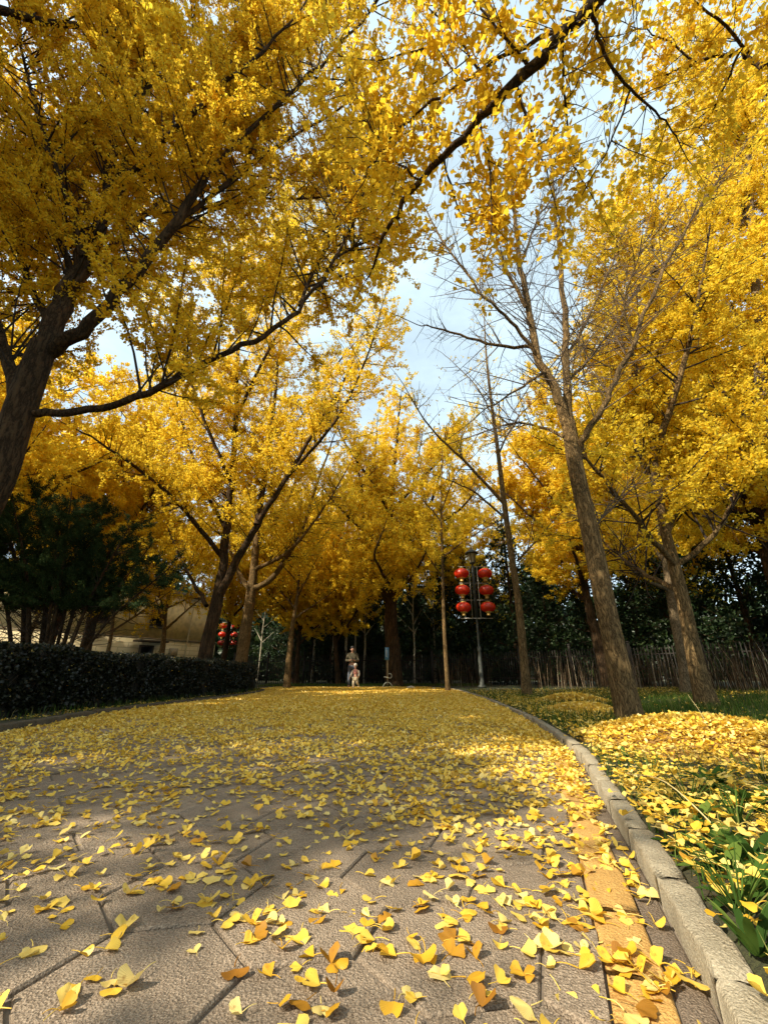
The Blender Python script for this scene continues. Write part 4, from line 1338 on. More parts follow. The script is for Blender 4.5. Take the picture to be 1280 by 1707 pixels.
# unseen trees added at the left, placed and sized to shade the path
for (x, y, k, s, lab) in [(-10.9, -1.9, 1, 1.0, 'unseen ginkgo added at the left, level with the viewer, casting dappled shade'),
                          (-9.4, 1.2, 0, 1.25, 'unseen ginkgo added farther left beyond the frame, casting broad shade')]:
    o = copy_tree(protos[k]); o.location = (x, y, 0.05); o.rotation_euler = (0, 0, float(fr.uniform(0, 6.28))); o.scale = (s, s, s); o['label'] = lab

# unseen young tree added so its thin crown throws broken shade on near paving
yb = np.array([-6.6, -1.4, .05])
ytr, yli = auto_limbs(yb, 6.9, .42, 11, 2.3, np.random.default_rng(77), .08)
make_tree('ginkgo_tree', 'young ginkgo in the left bed beside the viewer, shading the near paving', yb, ytr, yli, 78, leaf=.085, l1=(.3, .5, 1.4), l2=(.22, .3, .7), cl=.13, kl=4,
          fill=1.5, near=False, trunk_sides=12, bark='bark_mid')

# small trees on the left bed in front of the cream wall
rg = np.random.default_rng(31)
SM = [((262, 1125), 19.5, .16, 'small ginkgo in front of the cream wall beside its dark door', 7.0, 1),
      ((168, 1125), 17.5, .10, 'thin-trunked ginkgo before the middle of the cream wall', 6.5, 2),
      ((32, 1125), 16.5, .12, 'leaning brown-trunked ginkgo at the far left before the white wall', 6.5, 3),
      ((478, 1140), 19.6, .15, 'slim dark ginkgo standing in the gap right of the hedge end', 9.0, 4)]
for (px_, Y, r_, lab, H, sd) in SM:
    p = P(px_[0], px_[1], Y); b = np.array([p[0], Y, .05])
    trunk, limbs = auto_limbs(b, H, .46, 8, 2.2, np.random.default_rng(sd + 40), r_)
    make_tree('ginkgo_tree', lab, b, trunk, limbs, sd + 60, leaf=.10, l1=(.24, .6, 1.6), l2=(.2, .3, .7), cl=.13, kl=4, fill=1.8, near=False, trunk_sides=12, bark='bark_mid', leafmat='leaf')

# ------------------------------------------------------------------ evergreens
def needle_tree(name, label, base, stems, seed, leaf, n_per, mat='pine', l1=(.22, .5, 1.3), bark='bark_dark', group=None, zmin=0.8, flat=False):
    rg = np.random.default_rng(seed)
    base = np.asarray(base, float)
    root = empty(name, base, label, 'tree', group)
    tb, bb = Bag(), Bag()
    O, D, LL = [], [], []
    for (pts, r0, r1, s0) in stems:
        lp = smooth_line(pts, 5); v, q = lumpy(lp, np.linspace(r0, r1, len(lp)), 8, rg); tb.add(v - base, q)
        p, t, u, L = along(lp, l1[0], rg, s0)
        O.append(p); D.append(branch_dirs(t, rg, 40, 85, .1)); LL.append(rg.uniform(l1[1], l1[2], len(p)) * (1 - .5 * u))
    tb.build('trunk', M[bark], root)
    O, D, LL = map(np.concatenate, (O, D, LL))
    S = shoots(O, D, LL, 5, rg, .05, .12)
    v, q = tubes(S, (.003 + .007 * LL)[:, None] * np.linspace(1, .3, 6), 4); bb.add(v - base, q)
    bb.build('twig_sprays', M['bark_twig'], root)
    c, ct = sample_on(S, np.maximum(2, (LL * n_per).astype(int)), rg, .2)
    kp = (c[:, 2] > zmin) & ((np.sin(c[:, 0] * 4.7 + seed) + np.sin(c[:, 1] * 4.1) + np.sin(c[:, 2] * 5.1 + seed)) > -1.9)
    c, ct = c[kp], ct[kp]
    pos = np.repeat(c, 4, 0) + rg.normal(size=(len(c) * 4, 3)) * leaf * .55
    v, f = leaf_cloud(pos, np.repeat(ct, 4, 0) * 2, leaf, rg, False, .1, .4, wid=.42)
    # slim the fans into needle sprays
    tn = np.clip(np.repeat(rg.uniform(0, 1, len(c)), 4) * .6 + rg.uniform(0, .4, len(pos)), 0, 1)
    mesh_from('crown', v - base, None, f, M[mat], root, tint=np.repeat(tn, 2))
    return root


# the dark evergreen that leans in behind the hedge, many-stemmed
YE = 10.5
be = np.array([*(P(85, 1130, YE)[:2]), .05])
er = np.random.default_rng(8)
stems = []
for (x0, x1, y1, dY, r) in [(50, 0, 840, .2, .05), (90, 140, 850, .2, .05), (80, 100, 860, -.8, .05), (95, 190, 905, .9, .04), (40, -60, 870, .5, .06), (60, 20, 830, -.4, .07), (75, 60, 810, .6, .08), (85, 120, 820, -.7, .07), (95, 170, 850, .4, .06),
                            (100, 215, 880, -.3, .055), (105, 255, 905, .8, .05), (110, 285, 945, -.6, .04), (30, -120, 930, 0, .05), (60, -30, 815, 1.0, .06)]:
    a = P(x0, 1110, YE); a[2] = .05
    b = P(x1, y1, YE + dY)
    mid = a * .5 + b * .5 + np.array([0, 0, .12]) - np.array([(b - a)[0] * .12, 0, 0])
    stems.append(([a, mid, b], r, .012, 1.2))
needle_tree('evergreen_tree', 'dark many-stemmed evergreen fanning out above the hedge at left', be, stems, 301, .06, 75, 'pine', (.05, .5, 1.5), zmin=2.05)


def cone_ever(label, H, Rr, seed, n=16):
    rg = np.random.default_rng(seed)
    stems = [([np.array([0, 0, -.1]), np.array([.05, 0, H * .5]), np.array([0, .05, H])], .14, .02, .8)]
    for i in range(n * 2):
        h = H * (.03 + .89 * i / (n * 2)); az = i * 2.4
        L = Rr * (1 - (h / H) ** 1.6) * rg.uniform(.75, 1.15) + .2
        o = np.array([0, 0, h]); d = np.array([math.cos(az), math.sin(az), .25])
        stems.append(([o, o + d * L * .5, o + d * L + [0, 0, L * .1]], .03, .006, .2))
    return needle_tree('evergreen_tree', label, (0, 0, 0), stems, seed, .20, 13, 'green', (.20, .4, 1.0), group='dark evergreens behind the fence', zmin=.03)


EV = [cone_ever('', 6.5, 1.9, 401), cone_ever('', 8.0, 2.2, 402)]
ur = [False, False]
er = np.random.default_rng(15)
row = []
xs_ev = [(-9.0, 38), (-7.2, 34), (-4.8, 29), (-3.2, 27), (-1.4, 28), (.5, 26.5), (2.2, 28), (3.8, 26), (5.6, 25), (7.0, 23), (8.4, 22), (9.8, 20.5), (11.2, 19), (12.6, 18), (14, 16.4), (15.4, 15),
         (16.8, 13.6), (18.2, 12), (6.6, 29), (10.5, 26), (14.5, 22), (18.5, 18), (-11, 33), (-1, 34), (3, 34), (19.5, 10), (-6, 40), (22, 14)]
words_ = ['first', 'second', 'third', 'fourth', 'fifth', 'sixth', 'seventh', 'eighth', 'ninth', 'tenth', 'eleventh', 'twelfth', 'thirteenth', 'fourteenth']
for i, (x, y) in enumerate(xs_ev):
    k = i % 2
    o = EV[k] if not ur[k] else copy_tree(EV[k]); ur[k] = True
    s = float(er.uniform(.85, 1.2))
    o.location = (x, y, .05); o.rotation_euler = (0, 0, float(er.uniform(0, 6.28))); o.scale = (s, s, s * float(er.uniform(.9, 1.15)))
    o['label'] = 'dense dark evergreen forming the black wood behind the fence'
# far wood behind everything, one mass nobody could count
n = 60000
wx = er.uniform(-60, 60, n); wy = 46 + np.abs(wx) * -.15 + er.uniform(-4, 6, n)
wz = er.uniform(0, 1, n) ** 1.2 * (8 + 2.5 * np.sin(wx * .5) + 1.5 * np.sin(wx * 1.3))
v, f = leaf_cloud(np.column_stack([wx, wy, wz]), np.zeros((n, 3)), .75, er, False)
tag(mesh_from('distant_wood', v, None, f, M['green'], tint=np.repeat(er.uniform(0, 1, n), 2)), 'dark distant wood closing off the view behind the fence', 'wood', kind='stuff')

# slim pale trunks among the evergreens
def pale(label, seed):
    rg = np.random.default_rng(seed)
    trunk, limbs = auto_limbs((0, 0, 0), 9, .45, 8, 1.2, rg, .085, lean=(.35, 0))
    return make_tree('slender_tree', label, (0, 0, 0), trunk, limbs, seed, group='pale slender trunks behind the fence', bark='bark_pale', twig='bark_twig', leafmat='green', leaf=.12,
                     l1=(.4, .4, 1.0), l2=(.3, .2, .5), cl=.14, kl=3, near=False, trunk_sides=8)


ps = pale('pale slender trunk in the dark wood just left of the standing man', 501)
PT = [((574, 1120), 24.6, None), ((590, 1120), 25.2, 'pale slender trunk rising right behind the standing man'), ((606, 1120), 24.8, 'pale slender trunk just right of the standing man'),
      ((552, 1120), 25.4, 'pale slender trunk left of the sunlit ginkgo trunk'), ((690, 1120), 24.6, 'pale slender trunk right of the thick path-end tree'),
      ((520, 1120), 27, 'pale slender trunk between the slim dark ginkgo and the sunlit one'), ((430, 1120), 30, 'pale slender trunk behind the hedge end'),
      ((725, 1120), 26, 'pale slender trunk behind the slim young ginkgo')]
for i, ((x, y), Y, lab) in enumerate(PT):
    o = ps if i == 0 else copy_tree(ps)
    p = P(x, y, Y); o.location = (p[0], Y, .05); o.rotation_euler = (0, 0, float(er.uniform(-1, 1))); s = float(er.uniform(.8, 1.1)); o.scale = (s, s, s)
    if lab: o['label'] = lab

# ------------------------------------------------------------------ fence at the back of the lawn
FL = smooth_line(np.array([(-9, 26.5, 0), (-3, 24.4, 0), (3, 23.6, 0), (7, 20.5, 0), (11, 16.6, 0), (15, 13, 0), (19, 9.5, 0)]), 6)
cum = np.concatenate([[0], np.cumsum(np.linalg.norm(np.diff(FL, axis=0), axis=1))])
fat = lambda s: np.array([np.interp(s, cum, FL[:, 0]), np.interp(s, cum, FL[:, 1])])
M['fence'] = plain('fence_paint', (.016, .013, .010), .7, scale=8)
M['reed'] = leaf_mat('dry_reed', [(0, (.03, .02, .012)), (.7, (.09, .06, .035)), (.9, (.25, .18, .11)), (1, (.5, .42, .30))], .2)
froot = empty('fence', (3, 23.6, .05), 'dark upright picket fence along the back of the lawn', 'fence')
s = 0.0
fr_ = np.random.default_rng(2)
while s < cum[-1] - 2.4:
    a, b = fat(s), fat(s + 2.4)
    bag = Bag(); ang = math.atan2(b[1] - a[1], b[0] - a[0])
    for k in range(20):
        p = a + (b - a) * (k + .5) / 20; h = 1.5 + fr_.normal() * .03
        bag.box((p[0] - 3, p[1] - 23.6, h / 2 + .04), (.035, .025, h), ang)
    mid = (a + b) / 2
    for hz in (.35, 1.25):
        nn = np.array([-math.sin(ang), math.cos(ang)]) * .03
        bag.box((mid[0] - 3 + nn[0], mid[1] - 23.6 + nn[1], hz), (2.36, .03, .05), ang)
    bag.build('picket_panel', M['fence'], froot, False)
    bag = Bag(); bag.box((a[0] - 3, a[1] - 23.6, .86), (.09, .09, 1.72), ang); bag.box((a[0] - 3, a[1] - 23.6, 1.75), (.12, .12, .05), ang)
    bag.build('fence_post', M['fence'], froot, False)
    s += 2.4

# dry reeds standing before the right part of the fence
def reeds(cx, cy, n, label, rr=.75, h=1.05):
    n = int(n * .42)
    p = np.column_stack([np.clip(fr_.normal(size=n), -1.7, 1.7) * rr, np.clip(fr_.normal(size=n), -1.7, 1.7) * .35, np.zeros(n)])
    v, q, t = blades(p, fr_, h, .006, .34)
    tn = fr_.uniform(0, 1, n)
    o = mesh_from('reed_clump', v, q, t, M['reed'], None, False, np.concatenate([tn, tn])); o.location = (cx, cy, float(ground_z(cx, cy)))
    tag(o, label, 'reeds', 'dry reeds along the fence')


for px_, Y, n, lab in [(1090, 14.0, 420, 'dry brown reeds left of the dappled trunk by the fence'), (1215, 11.6, 420, 'dry reeds right of the thick trunk by the fence'),
                       (1270, 10.6, 380, 'dry reeds at the right edge by the fence'), (930, 16.8, 300, 'thin dry reeds behind the leafless tree by the fence'),
                       (770, 20.4, 260, 'pale dry reeds left of the lantern post by the fence'), (1020, 15.4, 260, 'sparse dry reeds between the bare trunk and dappled trunk')]:
    p = P(px_, 1140, Y); reeds(p[0], Y, n, lab)

# ------------------------------------------------------------------ buildings at the left
def brick_mat():
    m = NT('cream_masonry')
    tc = m.coords((1, 1, 1))
    sx = m.n('ShaderNodeSeparateXYZ'); m.l(tc, sx.inputs[0])
    cb = m.n('ShaderNodeCombineXYZ'); m.l(sx.outputs[0], cb.inputs[0]); m.l(sx.outputs[2], cb.inputs[1])
    b = m.n('ShaderNodeTexBrick'); m.l(cb.outputs[0], b.inputs['Vector'])
    b.inputs['Scale'].default_value = 1.0; b.inputs['Brick Width'].default_value = 1.2; b.inputs['Row Height'].default_value = .3
    b.inputs['Mortar Size'].default_value = .012
    b.inputs['Color1'].default_value = (.74, .63, .39, 1); b.inputs['Color2'].default_value = (.68, .58, .35, 1); b.inputs['Mortar'].default_value = (.26, .21, .12, 1)
    n1 = m.noise(tc, 1.5, 5)
    c = m.mixc(.5, b.outputs[0], m.ramp(n1, [(.3, (.6, .58, .52)), (.7, (1, 1, 1))]), 'MULTIPLY')
    return m.out(m.principled(c, .85))


A_, B_ = np.array([-20.5, 20.0]), np.array([-12.5, 32.2])
wl = float(np.linalg.norm(B_ - A_)); wa = math.atan2(B_[1] - A_[1], B_[0] - A_[0])
bl_ = empty('cream_building', (A_[0], A_[1], .05), 'cream masonry building with dark door behind the hedge', 'building', None, wa)
bag = Bag(); bag.box((wl / 2, 4, 1.35), (wl, 8, 2.7)); bag.build('lower_wall', brick_mat(), bl_, False)
bag = Bag(); bag.box((wl / 2, 4, 4.2), (wl - .08, 7.9, 2.9)); bag.build('upper_wall', plain('cream_render', (.74, .62, .36), .9, scale=3), bl_, False)
bag = Bag(); bag.box((wl / 2, 4, 2.72), (wl + .12, 8.12, .09)); bag.build('ledge', plain('ledge_stone', (.22, .17, .10), .8), bl_, False)
bag = Bag(); bag.box((wl / 2, 4, 5.8), (wl + .5, 8.5, .28)); bag.build('roof', plain('roof_felt', (.12, .1, .08), .9), bl_, False)


def wall_s(x):
    """distance along the wall seen at photo column x (horizon row)"""
    k = (x - 640) / F / cp
    k2 = (x - 640) / F
    d = B_ - A_
    # X = k2*z, Y = z*(cp - t*sp) at the horizon row t = -tan(p): z = Y*cp
    # A.x + s*d.x = k2*cp*(A.y + s*d.y)
    s = (k2 * cp * A_[1] - A_[0]) / (d[0] - k2 * cp * d[1])
    return s * wl


dark = plain('dark_glass', (.010, .010, .010), .5, spec=.2)
frame_m = plain('door_frame', (.09, .07, .05), .7)
xd = (wall_s(222) + wall_s(247)) / 2; wd = abs(wall_s(247) - wall_s(222))
bag = Bag(); bag.box((xd, -.03, 1.15), (wd, .08, 2.3)); dd = bag.build('door', frame_m, bl_, False)
bag = Bag(); bag.box((xd, -.08, 1.13), (wd - .25, .03, 2.1)); bag.build('door_panel', dark, dd, False)
bag = Bag(); bag.box((xd, -.45, 2.52), (wd + .9, .9, .12)); bag.build('door_canopy', frame_m, bl_, False)
for xa, xb in ((232, 258), (130, 160)):
    a, b = wall_s(xa), wall_s(xb)
    bag = Bag(); bag.box(((a + b) / 2, -.0, 4.2), (b - a, .12, 1.4)); w_ = bag.build('window', frame_m, bl_, False)
    bag = Bag(); bag.box(((a + b) / 2, -.07, 4.2), (b - a - .2, .03, 1.2)); bag.build('window_pane', dark, w_, False)
    bag = Bag(); bag.box(((a + b) / 2, -.08, 3.43), (b - a + .2, .18, .08)); bag.build('window_sill', frame_m, w_, False)
bag = Bag(); bag.box((wall_s(281), -.08, 1.9), (.55, .16, .6)); bag.build('meter_box', plain('meter_paint', (.33, .27, .17), .6), bl_, False)
bag = Bag(); bag.tube([(wall_s(302), -.06, .1), (wall_s(302), -.06, 2.6), (wall_s(304), -.06, 5.6)], .045, 8); bag.build('drain_pipe', plain('pipe_paint', (.5, .42, .25), .6), bl_)
# paler block at the far left
wb = empty('white_building', (-26, 24, .05), 'white sunlit low building at the far left behind the evergreen', 'building')
bag = Bag(); bag.box((0, 3, 1.9), (10, 6, 3.8)); bag.build('wall', plain('white_render', (.72, .70, .62), .85, scale=2), wb, False)
bag = Bag(); bag.box((0, 3, 3.9), (10.5, 6.5, .2)); bag.build('roof', plain('white_roof', (.3, .28, .24), .9), wb, False)
for x in (-2.5, .5, 3.2):
    bag = Bag(); bag.box((x, -.02, 1.7), (1.5, .1, 1.2)); w_ = bag.build('window', frame_m, wb, False)
    bag = Bag(); bag.box((x, -.08, 1.7), (1.3, .03, 1.0)); bag.build('window_pane', dark, w_, False)

# ------------------------------------------------------------------ lamp posts and red lanterns
M['iron'] = plain('post_iron', (.025, .03, .026), .5, scale=10)
M['galv'] = plain('galvanised_steel', (.06, .065, .055), .6, .2, scale=10)
M['rack'] = plain('rack_steel', (.40, .38, .33), .4, .5)
M['lampglass'] = plain('lamp_glass', (.35, .33, .24), .3, spec=.6)
m = NT('lantern_silk')
n1 = m.noise(m.coords(), 5, 3)
cc = m.ramp(n1, [(.3, (.62, .026, .006)), (.7, (.78, .05, .012))])
dfs = m.n('ShaderNodeBsdfDiffuse'); m.l(cc, dfs.inputs[0])
tr_ = m.n('ShaderNodeBsdfTranslucent'); m.l(cc, tr_.inputs[0])
mx = m.n('ShaderNodeMixShader'); mx.inputs[0].default_value = .35; m.l(dfs.outputs[0], mx.inputs[1]); m.l(tr_.outputs[0], mx.inputs[2])
gl = m.n('ShaderNodeBsdfGlossy'); gl.inputs['Roughness'].default_value = .35
mx2 = m.n('ShaderNodeMixShader'); mx2.inputs[0].default_value = .06; m.l(mx.outputs[0], mx2.inputs[1]); m.l(gl.outputs[0], mx2.inputs[2])
M['lantern'] = m.out(mx2.outputs[0])
M['gold'] = plain('lantern_gold', (.62, .42, .12), .45, .2)


def make_post(loc, label):
    r = empty('lamp_post', loc, label, 'lamp post', 'lamp posts hung with red lanterns')
    b = Bag(); b.lathe([(.0, 0), (.16, 0), (.16, .05), (.09, .12), (.075, 1.35), (.09, 1.38), (.09, 1.45), (.055, 1.52), (.0, 1.53)], (0, 0, 0), 16); b.build('post_base', M['galv'], r)
    b = Bag(); b.lathe([(.045, 1.5), (.04, 2.7)], (0, 0, 0), 12); b.build('lower_pole', M['galv'], r)
    b = Bag(); b.lathe([(.0, 2.68), (.075, 2.68), (.075, 4.78), (.05, 4.82), (.05, 4.9), (.12, 4.93), (.12, 4.97), (.0, 4.98)], (0, 0, 0), 12); b.build('upper_pole', M['iron'], r)
    b = Bag()
    for sx in (-1, 1):
        b.tube([(sx * .17, -.03, 2.6), (sx * .17, -.03, 4.78)], .016, 6, True)
        for hz in (4.78, 4.07, 3.36):
            b.tube([(sx * .06, -.03, hz), (sx * .62, -.03, hz)], .013, 6, True)
    b.tube([(-.66, -.03, 2.62), (.66, -.03, 2.62)], .016, 6, True)
    b.build('lantern_rack', M['rack'], r)
    b = Bag(); b.lathe([(.10, 4.98), (.19, 5.36)], (0, 0, 0), 6); hd = b.build('lamp_head', M['lampglass'], r, False)
    b = Bag()
    for k in range(6):
        a = k * math.pi / 3; c_, s_ = math.cos(a), math.sin(a)
        b.tube([(.105 * c_, .105 * s_, 4.97), (.197 * c_, .197 * s_, 5.37)], .013, 5)
    b.lathe([(.205, 5.35), (.205, 5.38)], (0, 0, 0), 6)
    b.build('lamp_cage', M['iron'], hd, False)
    b = Bag(); b.lathe([(.0, 5.36), (.29, 5.36), (.27, 5.41), (.10, 5.55), (.05, 5.57), (.03, 5.63), (.0, 5.66)], (0, 0, 0), 12); b.build('lamp_cap', M['iron'], hd)
    return r


def make_lantern(label):
    r = empty('red_lantern', (0, 0, 0), label, 'lantern', 'red lanterns hanging on the lamp posts')
    th = np.linspace(.22, math.pi - .22, 15)
    b = Bag(); b.lathe([(.305 * math.sin(t) ** .8, .205 * math.cos(t) - .28) for t in th], (0, 0, 0), 48, -.035, 24); b.build('lantern_body', M['lantern'], r)
    b = Bag(); b.lathe([(0, -.055), (.10, -.055), (.12, -.085), (0, -.09)], (0, 0, 0), 16); b.build('top_cap', M['gold'], r)
    b = Bag(); b.lathe([(0, -.465), (.135, -.465), (.12, -.50), (.075, -.505), (.07, -.60), (.085, -.62), (0, -.62)], (0, 0, 0), 16); b.build('bottom_cap', M['gold'], r)
    b = Bag(); b.tube([(0, 0, .0), (0, 0, -.06)], .006, 5); b.build('hook', M['rack'], r)
    return r


pR = P(803, 1140, 17.4); pL = P(374, 1110, 37.0)
postR = make_post((pR[0], 17.4, .08), 'nearer lamp post with red lanterns standing on the right lawn')
postL = copy_tree(postR); postL.location = (pL[0], 37.0, .05); postL['label'] = 'distant lamp post with red lanterns beside the forked ginkgo trunk'
postL.rotation_euler = (0, 0, .25)
lan = make_lantern('')
first = True
ROW = ['top', 'middle', 'bottom']
for post, nm, rz in ((postR, 'nearer right lamp post', 0.0), (postL, 'distant left lamp post', .25)):
    for k, hz in enumerate((4.77, 4.06, 3.35)):
        for sx, side in ((-1, 'left'), (1, 'right')):
            o = lan if first else copy_tree(lan); first = False
            x, y = sx * .50, -.03
            o.location = (post.location[0] + x * math.cos(rz) - y * math.sin(rz), post.location[1] + x * math.sin(rz) + y * math.cos(rz), post.location[2] + hz)
            o.rotation_euler = (float(er.normal() * .03), float(er.normal() * .03), float(er.uniform(0, 6)))
            o['label'] = f'red lantern, {ROW[k]} one on the {side} side of the {nm}'

# ------------------------------------------------------------------ people
def skin(name, nodes, edges, mat, parent, root='a', sub=2):
    names = list(nodes)
    me = bpy.data.meshes.new(name)
    me.from_pydata([nodes[k][:3] for k in names], [(names.index(a), names.index(b)) for a, b in edges], [])
    o = bpy.data.objects.new(name, me); col.objects.link(o)
    o.modifiers.new('s', 'SKIN')
    for i, k in enumerate(names):
        r = nodes[k][3]
        sv = me.skin_vertices[0].data[i]
        sv.radius = (r, nodes[k][4] if len(nodes[k]) > 4 else r)
        sv.use_root = (i == 0)
    md = o.modifiers.new('u', 'SUBSURF'); md.levels = sub; md.render_levels = sub
    dg = bpy.context.evaluated_depsgraph_get()
    m2 = bpy.data.meshes.new_from_object(o.evaluated_get(dg))
    o.modifiers.clear(); o.data = m2; bpy.data.meshes.remove(me)
    m2.materials.clear(); m2.materials.append(mat)
    for p in m2.polygons: p.use_smooth = True
    o.parent = parent
    return o


skinm = plain('skin', (.48, .26, .17), .6, noise_amt=.08)
hairm = plain('hair_black', (.012, .010, .009), .5)


def person(loc, rz, label, S, pose, cloth):
    root = empty('person', loc, label, 'person', None, rz)
    sc_ = lambda d: {k: tuple(c * S for c in v) for k, v in d.items()}
    # one continuous body (faces -y): pelvis, spine, neck, head, arms with hands, legs with feet
    J = pose
    body = {'pel': (*J['pel'], .105), 'wa': (*J['wa'], .10), 'ch': (*J['ch'], .115), 'nk': (*J['nk'], .05), 'hd0': (*J['hd0'], .06), 'hd1': (*J['hd1'], .088), 'hd2': (*J['hd2'], .06)}
    ed = [('pel', 'wa'), ('wa', 'ch'), ('ch', 'nk'), ('nk', 'hd0'), ('hd0', 'hd1'), ('hd1', 'hd2')]
    for s in 'lr':
        body.update({'sh' + s: (*J['sh' + s], .055), 'el' + s: (*J['el' + s], .042), 'wr' + s: (*J['wr' + s], .030), 'pa' + s: (*J['pa' + s], .034, .02),
                     'hp' + s: (*J['hp' + s], .085), 'kn' + s: (*J['kn' + s], .058), 'an' + s: (*J['an' + s], .042), 'to' + s: (*J['to' + s], .036)})
        ed += [('ch', 'sh' + s), ('sh' + s, 'el' + s), ('el' + s, 'wr' + s), ('wr' + s, 'pa' + s), ('pel', 'hp' + s), ('hp' + s, 'kn' + s), ('kn' + s, 'an' + s), ('an' + s, 'to' + s)]
        w = np.array(J['wr' + s]); p = np.array(J['pa' + s]); d = norm(p - w); sd = norm(np.cross(d, [0, 0.3, 1])); nn = np.cross(sd, d)
        for i, (off, ln) in enumerate(((-.026, .062), (-.009, .075), (.009, .07), (.026, .055))):
            a = p + d * .03 + sd * off; b = a + d * ln * .55 - nn * .012; c = b + d * ln * .35 - nn * .02
            for nme, q_, rr in (('f', a, .011), ('g', b, .009), ('h', c, .0075)):
                body[f'{nme}{i}{s}'] = (*q_, rr)
            ed += [('pa' + s, f'f{i}{s}'), (f'f{i}{s}', f'g{i}{s}'), (f'g{i}{s}', f'h{i}{s}')]
        a = w + d * .03 + sd * .035; b = a + d * .03 + sd * .018 - nn * .01
        body['t0' + s] = (*a, .012); body['t1' + s] = (*b, .009); ed += [('wr' + s, 't0' + s), ('t0' + s, 't1' + s)]
    skin('body', sc_(body), ed, skinm, root)
    # face: nose, eyes and mouth
    h = np.array(J['hd1']) * S; dn = norm(np.array(J['face'], float)); sdv = norm(np.cross(dn, [0, 0, 1])); upv = np.cross(sdv, dn)
    b = Bag(); th = np.linspace(.01, math.pi - .01, 7)
    sph = lambda c, r: b.lathe([(r * math.sin(t), r * math.cos(t)) for t in th], c, 8)
    sph(h + dn * .085 * S - upv * .01 * S, .016 * S); b.build('nose', skinm, root)
    b = Bag()
    for s in (-1, 1): sph(h + dn * .076 * S + sdv * s * .033 * S + upv * .015 * S, .011 * S)
    b.build('eyes', hairm, root)
    b = Bag()
    for s in (-1, 1): sph(h + sdv * s * .088 * S - upv * .005 * S, .024 * S)
    b.build('ears', skinm, root)
    cloth(root, J, S, sc_)
    return root


def man_clothes(root, J, S, sc_):
    jm = plain('olive_jacket', (.10, .085, .05), .85, scale=20); tm = plain('blue_grey_trousers', (.085, .10, .125), .85, scale=20)
    sm = plain('shoe_tan', (.35, .28, .18), .7)
    lift = lambda k, r: (*J[k], r)
    jk = {'wa': (J['wa'][0], J['wa'][1], J['wa'][2] - .10, .155, .13), 'w2': (*J['wa'], .155, .13), 'ch': (*J['ch'], .165, .13), 'nk': (J['nk'][0], J['nk'][1], J['nk'][2] - .02, .07)}
    e = [('wa', 'w2'), ('w2', 'ch'), ('ch', 'nk')]
    for s in 'lr':
        w = np.array(J['wr' + s]); el = np.array(J['el' + s])
        jk.update({'sh' + s: lift('sh' + s, .085), 'el' + s: lift('el' + s, .066), 'wr' + s: (*(w * .93 + el * .07), .05)})
        e += [('ch', 'sh' + s), ('sh' + s, 'el' + s), ('el' + s, 'wr' + s)]
    skin('jacket', sc_(jk), e, jm, root)
    hm_ = {'a': (0, 0, J['pel'][2] - .02, .165, .135), 'b': (0, 0, J['pel'][2] + .03, .165, .135)}
    skin('jacket_hem', sc_(hm_), [('a', 'b')], plain('grey_shirt_hem', (.42, .38, .30), .85), root, sub=2)
    tr = {'pel': (*J['pel'], .145, .12)}; e = []
    for s in 'lr':
        an = np.array(J['an' + s]); kn = np.array(J['kn' + s])
        tr.update({'hp' + s: lift('hp' + s, .105), 'kn' + s: lift('kn' + s, .08), 'an' + s: (*(an + [0, 0, .01]), .066)})
        e += [('pel', 'hp' + s), ('hp' + s, 'kn' + s), ('kn' + s, 'an' + s)]
    skin('trousers', sc_(tr), e, tm, root)
    for s in 'lr':
        an = np.array(J['an' + s]); to = np.array(J['to' + s])
        skin('shoe', sc_({'a': (an[0], an[1] + .03, .045, .05), 'b': (*(an * .5 + to * .5)[:2], .045, .05), 'c': (to[0], to[1], .04, .044)}), [('a', 'b'), ('b', 'c')], sm, root)
    h1, h2 = np.array(J['hd1']), np.array(J['hd2'])
    skin('hair', sc_({'a': (h1[0], h1[1] + .055, h1[2] + .02, .10), 'b': (h2[0], h2[1] + .02, h2[2] + .015, .118), 'c': (h2[0], h2[1] - .055, h2[2] + .015, .085)}), [('a', 'b'), ('b', 'c')], hairm, root)


MAN = dict(pel=(0, 0, .93), wa=(0, .0, 1.12), ch=(0, .01, 1.34), nk=(0, -.01, 1.50), hd0=(0, -.045, 1.54), hd1=(0, -.07, 1.62), hd2=(0, -.06, 1.69), face=(0, -1, -.55),
           shl=(-.19, .01, 1.40), ell=(-.27, -.03, 1.13), wrl=(-.10, -.24, 1.14), pal=(-.04, -.28, 1.17), shr=(.19, .01, 1.40), elr=(.27, -.03, 1.13), wrr=(.10, -.24, 1.14), par=(.04, -.28, 1.17),
           hpl=(-.10, 0, .86), knl=(-.12, -.02, .48), anl=(-.13, .02, .08), tol=(-.15, -.15, .035), hpr=(.10, 0, .86), knr=(.11, -.01, .48), anr=(.12, .03, .08), tor=(.14, -.14, .035))
pm = P(586, 1148, 20.0)
person((pm[0], 20.0, .012), 0.1, 'man in olive jacket and blue trousers looking down at hands held together', 1.0, MAN, man_clothes)
b = Bag(); b.box((0, 0, 0), (.07, .012, .145)); o = b.build('mobile_phone', plain('phone_case', (.02, .02, .022), .3), None, False)
o.location = (pm[0] + .028, 19.70, 1.215); o.rotation_euler = (-.7, 0, .1); tag(o, 'small dark phone held in the hands of the standing man', 'phone')


